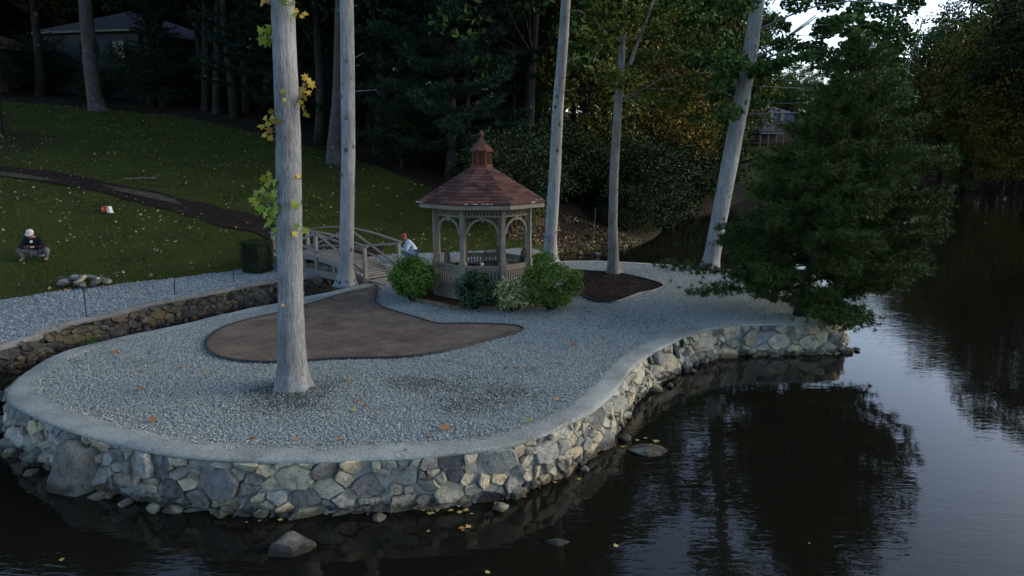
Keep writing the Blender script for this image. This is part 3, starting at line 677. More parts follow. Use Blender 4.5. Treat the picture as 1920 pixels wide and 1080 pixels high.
c3 = copy_tree(ch); c3['label'] = 'black iron patio chair seen edge on by the gazebo\'s left post'; c3.location = gzp(-.78, .1); c3.rotation_euler = (0, 0, R(80))
tb = empty('patio_table', gzp(.05, -.25), 0, 'round black iron table in the middle of the gazebo', 'table')
MB().lathe([(.44, .66), (.45, .68), (.44, .7), (.01, .7)], 24).obj('tabletop', m_iron, tb)
MB().lathe([(.2, 0), (.18, .03), (.04, .06), (.035, .66)], 12).obj('pedestal', m_iron, tb)
m_white = M('white china', [(.45, .46, .47), (.6, .61, .62)], 5, .5, .3)
tag(MB().lathe([(.03, 0), (.045, .03), (.05, .09), (.042, .09), (.03, .02)], 12).obj('cup', m_white, None, True), 'small white cup on the gazebo table', 'cup').location = gzp(-.02, -.4, FZ + .70)
m_navy = M('navy cloth', [(.012, .016, .04), (.03, .035, .07)], 8, .9)
bag = tag(link('folded_cloth', boulder((.2, .13, .05), 4, 2, .25), m_navy), 'crumpled dark blue cloth lying on the gazebo table', 'cloth'); bag.location = gzp(-.25, -.22, FZ + .745)

# ================================================================== FOOTBRIDGE
m_deck = M('grey weathered boards', [(.13, .125, .11), (.19, .18, .16), (.25, .235, .21)], 3, .85, .2, .3, .006, 30, src='object', amt=.4)
B0 = np.array((-4.85, 22.55)); BU = np.array((-.8, .6)); BN = np.array((.6, .8)); BL, BW = 5.2, 1.45
br = empty('footbridge', (0, 0, 0), 0, 'small arched grey wooden footbridge with cross braced railings over the channel', 'footbridge')
def bp(t, w, z): q = B0 + BU * t + BN * w; return (q[0], q[1], z)
dz_ = lambda t: .93 + .06 * t + .38 * math.sin(math.pi * min(max(t, 0), BL) / BL)
nP = 30
for i in range(nP):
    t0, t1 = BL * i / nP + .006, BL * (i + 1) / nP - .006; MB().bar(bp((t0 + t1) / 2, .03, dz_((t0 + t1) / 2)), bp((t0 + t1) / 2, BW - .03, dz_((t0 + t1) / 2)), t1 - t0, .04).obj('plank', m_deck, br)
for w in (0, BW):
    mb = MB()
    for i in range(16):
        t0, t1 = BL * i / 16, BL * (i + 1) / 16; mb.bar(bp(t0, w, dz_(t0) - .07), bp(t1, w, dz_(t1) - .07), .06, .17)
    mb.obj('deck_edge', m_deck, br)
    MB().bar(bp(-.05, w - .01, .83), bp(BL + .25, w - .01, .92), .1, .26).obj('beam', m_deck, br)
    for t in (.9, 1.7, 3.4, 4.3): MB().box(bp(t, w, (dz_(t) + .8) / 2), (.09, .09, dz_(t) - .8 - .15), rz=math.atan2(BU[1], BU[0])).obj('spacer_block', m_deck, br)
    tp = lambda t: 2.03 + .02 * t + .27 * math.sin(math.pi * min(max(t, 0), BL) / BL)
    ts = (.04, BL / 2, BL - .04); oo = -.05 if w == 0 else .05
    for t in ts: MB().box(bp(t, w + oo, (tp(t) + .68) / 2), (.11, .11, tp(t) - .68), rz=math.atan2(BU[1], BU[0])).obj('post', m_deck, br)
    mb = MB()
    for i in range(14):
        t0, t1 = -.12 + (BL + .24) * i / 14, -.12 + (BL + .24) * (i + 1) / 14; mb.bar(bp(t0, w + oo, tp(t0) + .02), bp(t1, w + oo, tp(t1) + .02), .12, .045)
    mb.obj('handrail', m_deck, br)
    mb = MB()
    for i in range(14):
        t0, t1 = BL * i / 14, BL * (i + 1) / 14; mb.bar(bp(t0, w + oo, dz_(t0) + .17), bp(t1, w + oo, dz_(t1) + .17), .04, .05)
    mb.obj('lower_rail', m_deck, br)
    for a, c in ((ts[0], ts[1]), (ts[1], ts[2])):
        for (z0, z1, s_) in ((dz_(a) + .2, tp(c) - .05, .022), (tp(a) - .05, dz_(c) + .2, -.022)): MB().bar(bp(a, w + oo + s_, z0), bp(c, w + oo + s_, z1), .04, .075).obj('brace', m_deck, br)
for i in range(4): MB().bar(bp(-.1 - i * .17, .0, .885 - .012 * i), bp(-.1 - i * .17, BW, .885 - .012 * i), .16, .035).obj('ramp_plank', m_deck, br)

# ================================================================== HOUSES
m_siding = M('blue grey siding', [(.036, .046, .062), (.058, .072, .092)], 2, .8, .2, src='object', amt=.5)
m_roofgrey = M('grey asphalt roof', [(.055, .06, .078), (.09, .095, .115)], 8, .9, .1)
m_trim = M('white trim', [(.17, .18, .19), (.24, .24, .24)], 4, .7)
m_glass = M('dark window glass', [(.008, .01, .012), (.015, .018, .02)], 2, .1, .5)
m_shutter = M('dark shutter', [(.012, .013, .016), (.02, .02, .025)], 2, .8)
def facade(root, A, B, z0, z1, board, wins, mat=m_siding):
    """a boarded wall from A to B; wins = (along, sill, width, height, shutters)"""
    A, B = Vector((A[0], A[1], 0)), Vector((B[0], B[1], 0)); d = B - A; L = d.length; u = d / L; n = Vector((u.y, -u.x, 0))
    wl = MB().bar(A + Vector((0, 0, (z0 + z1) / 2)) - n * .06, B + Vector((0, 0, (z0 + z1) / 2)) - n * .06, .12, z1 - z0).obj('wall', mat, root)
    k = int((z1 - z0) / board)
    for i in range(k):
        z = z0 + (i + .5) * board
        MB().bar(A + n * .015 + Vector((0, 0, z)), B + n * .015 + Vector((0, 0, z)), .03, board * .86).obj('siding_board', mat, wl)
    rzz = math.atan2(u.y, u.x)
    for (s_, z, w_, h_, sh) in wins:
        c = A + u * s_ + n * .05 + Vector((0, 0, z + h_ / 2))
        wn = MB().box(c, (w_, .04, h_), rz=rzz).obj('window', m_glass, root)
        mb = MB()
        for dx, dzv, sx, sz in ((0, h_ / 2, w_ + .16, .08), (0, -h_ / 2, w_ + .2, .1), (-w_ / 2, 0, .08, h_), (w_ / 2, 0, .08, h_), (0, 0, w_, .04)): mb.box(c + u * dx + n * .03 + Vector((0, 0, dzv)), (sx, .05, sz), rz=rzz)
        mb.obj('frame', m_trim, wn)
        if sh:
            for sg in (-1, 1): MB().box(c + u * sg * (w_ / 2 + .28) + n * .015, (.4, .04, h_ + .1), rz=rzz).obj('shutter', m_shutter, wn)
    return wl
def hip_roof(root, pts, z, rise, over, mat):
    P = np.array(pts, float); c = P.mean(0); e1 = P[1] - P[0]; e2 = P[2] - P[1]; l1, l2 = np.hypot(*e1), np.hypot(*e2)
    O = [c + (p - c) * (1 + over / (np.hypot(*(p - c)))) for p in P]
    if l1 > l2: ra, rb = (O[0] + O[3]) / 2 + e1 / l1 * l2 / 2, (O[1] + O[2]) / 2 - e1 / l1 * l2 / 2; F = [(0, 1, 5, 4), (1, 2, 5), (2, 3, 4, 5), (3, 0, 4)]
    else: ra, rb = (O[0] + O[1]) / 2 + e2 / l2 * l1 / 2, (O[2] + O[3]) / 2 - e2 / l2 * l1 / 2; F = [(0, 1, 4), (1, 2, 5, 4), (2, 3, 5), (3, 0, 4, 5)]
    V = [(p[0], p[1], z) for p in O] + [(ra[0], ra[1], z + rise), (rb[0], rb[1], z + rise)] + [(p[0], p[1], z - .2) for p in O]
    F = F + [(i, 6 + i, 6 + (i + 1) % 4, (i + 1) % 4) for i in range(4)] + [(9, 8, 7, 6)]
    rf = link('roof', mesh(V, F), mat, root)
    mb = MB()
    for i in range(4): a, b2 = O[i], O[(i + 1) % 4]; mb.bar((a[0], a[1], z - .12), (b2[0], b2[1], z - .12), .06, .2)
    mb.obj('gutter', m_trim, rf)
hs = empty('house', (0, 0, 0), 0, 'two storey blue grey boarded house half hidden among the dark trees', 'house')
c0 = PY(258, 58, 70); c1 = PY(432, 83, 80); cl = PY(80, 66, 71.5); c0, c1, cl = c0[:2], c1[:2], cl[:2]
HB, HT = 10.2, 16.7; cb = cl + (c1 - c0)
facade(hs, cl, c0, HB, HT, .42, [(5.0, 14.3, 1.0, 1.5, True), (8.2, 14.3, 1.1, 1.5, True)])
facade(hs, c0, c1, HB, HT, .42, [(2.4, 14.2, 1.0, 1.4, True), (3.0, 11.3, 1.4, 1.3, False), (8.0, 14.2, 1.1, 1.4, False)])
facade(hs, c1, cb, HB, HT, .42, []); facade(hs, cb, cl, HB, HT, .42, [])
MB().bar((*c0, 14.0), (*(c0 + (c1 - c0) * .45), 14.0), .9, .12).obj('canopy_roof', m_trim, hs)
hip_roof(hs, [cl, c0, c1, cb], HT + .15, 2.6, .9, m_roofgrey)
# wing further back
w0, w1 = c1 + np.array((.3, 2.5)), c1 + np.array((6.2, 6.5)); w2 = w1 + np.array((-4, 6)); w3 = w0 + np.array((-4, 6))
facade(hs, w0, w1, HB, 15.9, .42, [(1.4, 13.5, .9, 1.3, False), (5, 11.2, 1.2, 1.4, False)]); facade(hs, w1, w2, HB, 15.9, .42, [])
hip_roof(hs, [w0, w1, w2, w3], 16.0, 1.6, .6, m_roofgrey)
tag(empty('shed', (0, 0, 0)), 'brown roofed shed corner at the wood\'s far left edge', 'shed')
sh = bpy.data.objects['shed']; s0 = PY(-120, 78, 66)[:2]; s1 = PY(4, 80, 66)[:2]; s2 = s1 + np.array((1, 6)); s3 = s0 + np.array((1, 6)); m_brown = M('brown boards', [(.03, .022, .016), (.05, .036, .026)], 3, .9)
facade(sh, s0, s1, 9, 14.6, .5, [], m_brown); facade(sh, s1, s2, 9, 14.6, .5, [], m_brown); hip_roof(sh, [s0, s1, s2, s3], 14.7, 1.5, .5, M('brown roof', [(.05, .032, .022), (.08, .05, .035)], 6, .9))
# far house across the pond
fh = empty('lake_house', (0, 0, 0), 0, 'distant house with slate blue mansard roof and brick ground floor beyond the pond', 'house')
m_brick = M('brick wall', [(.07, .045, .038), (.11, .075, .06)], 3, .9); m_slate = M('slate blue mansard', [(.045, .07, .1), (.075, .105, .145)], 3, .8, .2)
f0 = PY(1404, 250, 180); f1 = PY(1486, 250, 184); f0, f1 = f0[:2], f1[:2]; fu_ = (f1 - f0) / np.hypot(*(f1 - f0)); fn = np.array((-fu_[1], fu_[0])); fL = np.hypot(*(f1 - f0)); f2, f3 = f1 + fn * 8, f0 + fn * 8
FB = 8.0
for (a, c) in ((f0, f1), (f1, f2), (f2, f3), (f3, f0)): MB().bar((*a, FB + 2.0), (*c, FB + 2.0), .3, 5.2).obj('wall', m_brick, fh)
cc = (f0 + f2) / 2
V = [(*(cc + (p - cc) * 1.08), FB + 4.6) for p in (f0, f1, f2, f3)] + [(*(cc + (p - cc) * .98), FB + 7.3) for p in (f0, f1, f2, f3)]
link('mansard', mesh(V, [(0, 1, 5, 4), (1, 2, 6, 5), (2, 3, 7, 6), (3, 0, 4, 7), (3, 2, 1, 0)]), m_slate, fh)
V = [(*(cc + (p - cc) * 1.03), FB + 7.3) for p in (f0, f1, f2, f3)] + [(*(f0 * .5 + f3 * .5 + fu_ * 3), FB + 9), (*(f1 * .5 + f2 * .5 - fu_ * 3), FB + 9)]
link('roof', mesh(V, [(0, 1, 5, 4), (1, 2, 5), (2, 3, 4, 5), (3, 0, 4), (3, 2, 1, 0)]), m_roofgrey, fh)
mb = MB(); mb.bar((*(f0 - fn * .9), FB + 4.6), (*(f1 - fn * .9), FB + 4.6), .15, .2); mb.bar((*(f0 - fn * .3), FB + 7.35), (*(f1 - fn * .3), FB + 7.35), .15, .2); mb.obj('eaves_trim', m_trim, fh)
def fwin(s_, z, w_, h_, o_):
    c = f0 + fu_ * s_ - fn * o_; wn = MB().box((*c, z), (w_, .3, h_), rz=math.atan2(fu_[1], fu_[0])).obj('window', m_glass, fh); mb = MB()
    for dx, dzv, sx, sz in ((0, h_ / 2, w_ + .4, .2), (0, -h_ / 2, w_ + .4, .2), (-w_ / 2, 0, .2, h_), (w_ / 2, 0, .2, h_), (0, 0, w_, .1)):
        q = c + fu_ * dx - fn * .1; mb.box((*q, z + dzv), (sx, .3, sz), rz=math.atan2(fu_[1], fu_[0]))
    mb.obj('frame', m_trim, wn)
for s_ in (3.6, 6.2, 9.4): fwin(s_, FB + 6.1, .75, 1.6, .55)
for s_ in (1.2, 2.4, 4.5, 5.8, 7.0): fwin(s_, FB + 3.5, .8, 1.3, .28)
dk = MB(); q0_, q1_ = f0 + fu_ * 1.6 - fn * 1.6, f0 + fu_ * 8.5 - fn * 1.6; dk.bar((*q0_, FB + 2.0), (*q1_, FB + 2.0), 2.6, .2); dk.obj('deck', m_trim, fh)
mb = MB()
for i in range(30): q = q0_ + (q1_ - q0_) * i / 29 - fn * 1.2; mb.box((*q, FB + 2.6), (.06, .06, 1.0))
a_, b_ = q0_ - fn * 1.2, q1_ - fn * 1.2; mb.bar((*a_, FB + 3.1), (*b_, FB + 3.1), .1, .1); mb.obj('deck_railing', m_deck, fh)
for s_ in (0, .35, .7, 1): q = q0_ + (q1_ - q0_) * s_ - fn * 1.1; MB().box((*q, FB + .2), (.2, .2, 3.6)).obj('deck_post', m_deck, fh)

# ================================================================== TREES
def bark_mat(name, cols, ridge, knots, spots=0.0):
    m, nt, b = new_mat(name, .9, .12)
    v = coords(nt, (1, 1, .12)); v2 = coords(nt, (1, 1, .9)); n1 = noise_(nt, v, ridge, 6, .7, .4); n2 = noise_(nt, v2, 1.6, 6, .65)
    base = ramp(nt, math_(nt, 'ADD', math_(nt, 'MULTIPLY', n1, .55), math_(nt, 'MULTIPLY', n2, .45)), cols, [.36, .5, .63])
    if knots:
        vk = voro_(nt, coords(nt, (1, 1, .8)), knots); k = nt.nodes.new('ShaderNodeMapRange'); nt.links.new(vk, k.inputs[0]); k.inputs[1].default_value = .15; k.inputs[2].default_value = .27; k.inputs[3].default_value = 1; k.inputs[4].default_value = 0
        gate = nt.nodes.new('ShaderNodeMapRange'); nt.links.new(noise_(nt, v2, .9, 3), gate.inputs[0]); gate.inputs[1].default_value = .44; gate.inputs[2].default_value = .5
        base = mix_(nt, math_(nt, 'MULTIPLY', math_(nt, 'MULTIPLY', k.outputs[0], gate.outputs[0]), .85), base, (.03, .03, .03))
    lich = nt.nodes.new('ShaderNodeMapRange'); nt.links.new(noise_(nt, v2, 2.3, 4, .6), lich.inputs[0]); lich.inputs[1].default_value = .62; lich.inputs[2].default_value = .72
    base = mix_(nt, math_(nt, 'MULTIPLY', lich.outputs[0], .5), base, (.26, .3, .25))
    nt.links.new(base, b.inputs['Base Color']); bump_(nt, b, math_(nt, 'ADD', n1, math_(nt, 'MULTIPLY', noise_(nt, v2, 14, 4), .35)), .9, .04)
    return m
m_barkA = bark_mat('ridged grey bark', [(.085, .092, .095), (.19, .202, .208), (.31, .325, .33)], 38, 0)
m_barkB = bark_mat('smooth grey bark', [(.13, .14, .143), (.22, .233, .236), (.3, .315, .317)], 12, 3.4)
m_barkC = bark_mat('brown grey bark', [(.07, .065, .06), (.15, .14, .13), (.23, .22, .2)], 18, 0)
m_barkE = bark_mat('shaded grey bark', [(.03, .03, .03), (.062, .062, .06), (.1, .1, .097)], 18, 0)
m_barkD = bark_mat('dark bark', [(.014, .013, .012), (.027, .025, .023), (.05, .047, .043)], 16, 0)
def leaf_mat(name, cols, amt=.25, rough=.75):
    return M(name, cols, 1.1, rough, .08, src='island', amt=amt)
m_lf_dark = leaf_mat('dark green leaves', [(.006, .012, .006), (.014, .027, .01), (.024, .042, .014), (.042, .05, .016)])
m_lf_green = leaf_mat('green leaves', [(.014, .035, .012), (.032, .075, .022), (.055, .105, .03), (.1, .12, .03)])
m_lf_olive = leaf_mat('olive leaves', [(.022, .036, .008), (.055, .072, .015), (.095, .108, .02), (.15, .125, .025)])
m_lf_gold = leaf_mat('golden leaves', [(.035, .036, .008), (.078, .064, .012), (.12, .085, .016), (.16, .09, .02)])
m_lf_under = leaf_mat('shade darkened leaves', [(.004, .01, .005), (.01, .021, .008), (.018, .036, .012), (.032, .045, .014)])  # leaf greens darkened, the undergrowth's shade put into the colour
m_lf_red = leaf_mat('rusty leaves', [(.04, .02, .01), (.09, .04, .018), (.13, .07, .02), (.05, .06, .02)])
m_needle = leaf_mat('pine needles', [(.013, .028, .009), (.027, .054, .016), (.043, .076, .022), (.06, .092, .026), (.14, .085, .02)], .2, .6)
m_needle_dk = leaf_mat('dark pine needles', [(.008, .022, .016), (.015, .038, .026), (.024, .055, .034)], .3, .6)

def tree_obj(name, loc, trunk_me, bark, crown_me=None, leaf=None, label=None, group=None, cat='tree'):
    t = empty(name, loc, 0, label, cat, group)
    link('trunk', trunk_me, bark, t)
    if crown_me is not None: link('crown', crown_me, leaf, t)
    return t
def trunk_path(loc, px_pts, Y, top, r=rng):
    """trunk centre line and radii (relative to loc) from positions seen in the photograph at the depth Y, continued up to the height top"""
    P, W_ = [], []
    for px, py, w in px_pts:
        q = PY(px, py, Y); P.append(q - loc); dep = Y * math.cos(PITCH) + (CAM_Z - q[2]) * math.sin(PITCH); W_.append(w / FPX * dep / 2)
    d = (P[-1] - P[0]) / max(P[-1][2] - P[0][2], .1); z = P[-1][2]; q = P[-1].copy(); rad = W_[-1]
    while z < top:
        z += 1.6; q = q + np.array((d[0] * 1.2 + .05 * math.sin(z), d[1] + .04 * math.cos(z * 1.3), 1)) * 1.6; rad *= .93; P.append(q.copy()); W_.append(rad)
    return P, W_
def dense(P, W_, step=.45):
    P = np.array(P); s = np.r_[0, np.cumsum(np.linalg.norm(np.diff(P, axis=0), axis=1))]; n = max(3, int(s[-1] / step)); q = np.linspace(0, s[-1], n)
    return [np.array([np.interp(a, s, P[:, k]) for k in range(3)]) for a in q], list(np.interp(q, s, W_))
def flare(P, W_, f=.45, h=.5): return [w * (1 + f * math.exp(-((p[2] - P[0][2]) / h))) for p, w in zip(P, W_)]
def limbs(mb, r, stems, n=7, r0=.09):
    """limbs: each (start, end) curves upward a little"""
    for a, b2, ra in stems:
        a, b2 = np.asarray(a, float), np.asarray(b2, float); m_ = (a + b2) / 2 + r.normal(size=3) * np.linalg.norm(b2 - a) * .06 + np.array((0, 0, -.06 * np.linalg.norm(b2 - a)))
        pts = [a * (1 - t) ** 2 + 2 * m_ * t * (1 - t) + b2 * t * t for t in np.linspace(0, 1, 7)]
        mb.tube(pts, [ra * (1 - .8 * t) for t in np.linspace(0, 1, 7)], n)
def high_crown(r, c, rad, nclump, per, leaf_sz, tmpl=DIAMOND, cr=(.8, 1.7)):
    d = unit(r.normal(size=(nclump, 3))); C = np.asarray(c) + d * (r.uniform(.2, 1, (nclump, 1)) ** .5) * np.asarray(rad); q = r.uniform(*cr, nclump)
    P, N = clump_points(r, C, q, per); V, F = leaf_arrays(r, P, leaf_sz * r.uniform(.7, 1.2, len(P)), tmpl, .4, N * .6)
    return C, V, F

# ---- the five trees that stand on the island
def island_tree(base_px, pts, label, bark, zc, crown_r, leafm, seed, extra=None, wob=.05, fl=.35):
    loc = G(*base_px, .8); r = np.random.default_rng(seed); Y = loc[1]
    P, W_ = trunk_path(loc, pts, Y, zc + 1); P[0][2] = -.06; P, W_ = dense(P, W_, .12); W_ = flare(P, W_, fl * 1.3, .28)
    mb = MB().tube(P, W_, 44, True, wob, seed, .045 if bark is m_barkA else .018, .16)
    top = P[-1]; C, V, F = high_crown(r, top + np.array((0, 0, .5)), crown_r, 64, 130, .22)
    limbs(mb, r, [(P[int(len(P) * r.uniform(.66, .97))], c, .09) for c in C[::2]])
    parts = [(V, F)]
    if extra is not None: parts += extra(mb, r, loc, P, Y)
    V, F = join(parts)
    return tree_obj('tree', loc, mb.mesh(True), bark, mesh(V, F), leafm, label), P, loc
t1, P1, L1 = island_tree((550, 727), [(550, 728, 52), (548, 690, 50), (545, 560, 46), (543, 400, 46), (540, 250, 45), (534, 110, 43), (530, 0, 42)],
    'big ridged grey trunk rising from the gravel beside the brown soil bed', m_barkA, 13.5, (4.2, 4.2, 3.2), m_lf_green, 11)
def twigs(spec):
    def f(mb, r, loc, P, Y):
        for pts, ra in spec:
            q = [PY(x, y, Y - .1 + dy) - loc for x, y, dy in pts]; q, w = dense(q, np.linspace(ra, ra * .25, len(q)), .12); mb.tube(q, w, 5)
        return []
    return f
t2, P2, L2 = island_tree((650, 533), [(648, 534, 32), (649, 500, 27), (651, 400, 26), (653, 300, 26), (652, 150, 26), (650, 0, 25)],
    'pale spotted trunk standing in front of the footbridge', m_barkB, 13.6, (6.2, 5.5, 3.6), m_lf_green, 12,
    twigs([([(664, 171, 0), (685, 170, 0), (706, 168, 0)], .014), ([(665, 108, 0), (682, 99, 0)], .012), ([(665, 123, 0), (674, 122, 0)], .012), ([(664, 12, 0), (672, 10, 0)], .012)]))
t3, P3, L3 = island_tree((1031, 490), [(1031, 490, 25), (1033, 440, 23), (1040, 330, 22), (1046, 200, 21), (1056, 80, 19), (1061, 0, 18)],
    'tall pale leaning trunk just behind the gazebo\'s right side', m_barkB, 15.6, (6.5, 5.5, 3.8), m_lf_green, 13,
    twigs([([(1065, 20, 0), (1088, 20, 0), (1110, 36, .3), (1135, 58, .5), (1160, 75, .6), (1195, 87, .8)], .02), ([(1135, 58, .5), (1165, 58, .5), (1180, 75, .5)], .009), ([(1064, 111, 0), (1095, 105, 0), (1125, 113, .3), (1150, 128, .5)], .012), ([(1063, 171, 0), (1076, 166, 0), (1085, 163, 0)], .014)]))
def leafy(clumps, per, size, tmpl=DIAMOND, stems=()):
    def f(mb, r, loc, P, Y):
        C = np.array([PY(x, y, Y + dy) - loc for x, y, dy, q in clumps]); q = np.array([c[3] for c in clumps])
        pts, N = clump_points(r, C, q, per, .62); V, F = leaf_arrays(r, pts, size * r.uniform(.65, 1.2, len(pts)), tmpl, .5, N * .3)
        anch = list(P[::4])
        for st, ra in stems:
            qq = [PY(x, y, Y + dy) - loc for x, y, dy in st]; qq, w = dense(qq, np.linspace(ra, ra * .35, len(qq)), .2); mb.tube(qq, w, 8); anch += qq[len(qq) // 4:]
        for c in C:
            j = min(range(len(anch)), key=lambda i: np.linalg.norm(anch[i] - c) + (2 if anch[i][2] > c[2] + .2 else 0)); limbs(mb, r, [(anch[j], c, .013)], 4)
        k = len(tmpl)
        return [(V, F)] if k == 4 else [('leaf', V, F)]
    return f
r4 = np.random.default_rng(44)
cl4 = [(x + r4.normal() * 9, y + r4.normal() * 8, r4.uniform(-1.2, 1.6), r4.uniform(.3, .75)) for x, y in ((1120, 20), (1150, 45), (1195, 30), (1230, 20), (1255, 45), (1130, 90), (1215, 75), (1245, 95), (1275, 120), (1120, 140), (1195, 120), (1220, 160), (1260, 150), (1290, 165), (1230, 45), (1180, 10), (1270, 15), (1105, 60), (1210, 195), (1265, 190), (1300, 60), (1180, 150))]
t4, P4, L4 = island_tree((1152, 513), [(1152, 514, 26), (1150, 490, 20), (1149, 420, 17), (1151, 330, 17), (1157, 230, 16), (1163, 150, 15), (1168, 60, 12), (1172, 0, 10)],
    'slender forked trunk growing out of the dark mulch bed', m_barkC, 12.5, (4, 4, 2.6), m_lf_olive, 14, leafy(cl4, 190, .2, DIAMOND, [([(1158, 180, 0), (1172, 150, .2), (1190, 95, .3), (1215, 30, .5), (1232, -20, .6)], .09), ([(1152, 200, 0), (1176, 185, -.3), (1210, 165, -.6)], .03)]), .05, .3)
r5 = np.random.default_rng(55)
cl5 = [(x + r5.normal() * 9, y + r5.normal() * 7, r5.uniform(-2.2, 1.5), r5.uniform(.28, .7)) for x, y in ((1290, 130), (1320, 110), (1345, 140), (1370, 120), (1300, 160), (1340, 165), (1380, 150), (1410, 130), (1430, 120), (1280, 185), (1330, 190), (1375, 185), (1400, 165),
        (1445, 40), (1470, 60), (1500, 20), (1520, 50), (1550, 25), (1580, 40), (1610, 20), (1640, 35), (1670, 40), (1490, 85), (1530, 90), (1570, 100), (1600, 95), (1625, 70), (1660, 75), (1690, 60), (1520, 110), (1555, 130), (1700, 20),
        (1590, 130), (1630, 130), (1660, 120), (1600, 165), (1650, 160), (1690, 150), (1700, 190), (1570, 175), (1640, 205), (1620, 10), (1560, -10), (1480, -15), (1420, 175), (1360, 215), (1310, 215), (1450, 130), (1480, 120), (1540, 60), (1400, 10))]
t5, P5, L5 = island_tree((1333, 505), [(1329, 506, 33), (1335, 480, 29), (1352, 390, 30), (1371, 290, 30), (1392, 180, 29), (1408, 90, 27), (1421, 0, 24)],
    'thick leaning grey trunk at the water\'s edge left of the pine', m_barkB, 13, (5, 5, 3), m_lf_green, 15, leafy(cl5, 190, .21, DIAMOND, [([(1424, 55, 0), (1455, 40, -.3), (1490, 25, -.8), (1530, 12, -1.2), (1590, 2, -1.6), (1650, 4, -2), (1700, 15, -2.2), (1730, 35, -2.3)], .038), ([(1415, 108, 0), (1450, 92, -.6), (1485, 62, -1), (1530, 28, -1.4)], .05), ([(1480, 66, -1), (1500, 55, -1.2), (1530, 32, -1.4)], .05), ([(1400, 140, 0), (1340, 136, -.5), (1285, 138, -.8), (1230, 152, -.9)], .016), ([(1398, 0, 0), (1390, -30, 0)], .1), ([(1482, 90, -.9), (1475, 95, -1), (1440, 108, -.4)], .08)]), .04, .2)

# leaf sprigs on the big trunk: twig > leaf
m_maple = M('autumn maple leaf', [(.08, .17, .02), (.17, .24, .025), (.34, .26, .03), (.42, .17, .03), (.28, .06, .03)], 3, .6, .2, src='object', amt=.85)
m_maple_g = M('green yellow leaf', [(.07, .15, .02), (.13, .22, .025), (.26, .27, .03), (.36, .25, .03)], 3, .6, .2, src='object', amt=.85)
SPR = [((535, 8), [(500, -4), (512, 3), (520, 12), (528, 2), (545, 4), (520, -8), (490, 4)], .19, 0), ((521, 78), [(486, 58), (494, 66), (502, 60), (500, 78), (511, 70), (505, 48), (515, 74), (490, 76)], .2, 1),
       ((553, 25), [(556, 20), (566, 30), (572, 24), (551, 28)], .13, 0), ((552, 200), [(572, 144), (584, 158), (568, 160), (578, 172), (567, 168), (562, 180), (570, 184), (563, 192), (567, 202), (573, 216), (580, 150)], .16, 0),
       ((528, 240), [(510, 210), (496, 220), (508, 222), (502, 232), (513, 230), (521, 242), (494, 252), (506, 258), (490, 235), (525, 228), (505, 245), (515, 218)], .16, 0),
       ((524, 345), [(503, 327), (495, 336), (506, 338), (500, 346), (512, 342)], .17, 1), ((522, 385), [(478, 362), (490, 358), (500, 366), (512, 362), (484, 374), (496, 378), (508, 374), (518, 368), (488, 390), (502, 390), (514, 386), (494, 402), (508, 400), (516, 396), (505, 412), (498, 420), (512, 416), (512, 430), (480, 382), (472, 372)], .21, 1),
       ((556, 385), [(553, 383), (562, 380), (557, 388)], .15, 1), ((553, 435), [(554, 437), (572, 431), (555, 424)], .15, 1), ((536, 190), [(530, 172), (534, 187)], .11, 1), ((558, 335), [(560, 330), (556, 333), (563, 332)], .1, 0), ((540, 465), [(532, 543), (531, 572), (568, 550)], .07, 0)]
for (sx, sy), lv, sz, green in SPR:
    Yd = L1[1] - .2; sp0 = PY(sx, sy, L1[1] - .12) - L1; mb = MB(); cpos = []
    for x, y in lv: cpos.append(PY(x, y, L1[1] - (.26 if 523 < x < 562 else rng.uniform(-.12, .22))) - L1)
    for c in cpos[::2]: mb.tube([sp0, (sp0 + c) / 2 + np.array((0, 0, -.02)), c], [.006, .004, .0025], 4)
    tw = mb.obj('sprig', m_barkC, t1)
    for c in cpos:
        V, F = leaf_arrays(rng, np.array([c]), sz * rng.uniform(.75, 1.15), MAPLE, .15, np.array([(0, -1.3, 0)]), .5); link('leaf', mesh(V, F), m_maple_g if green else m_maple, tw)

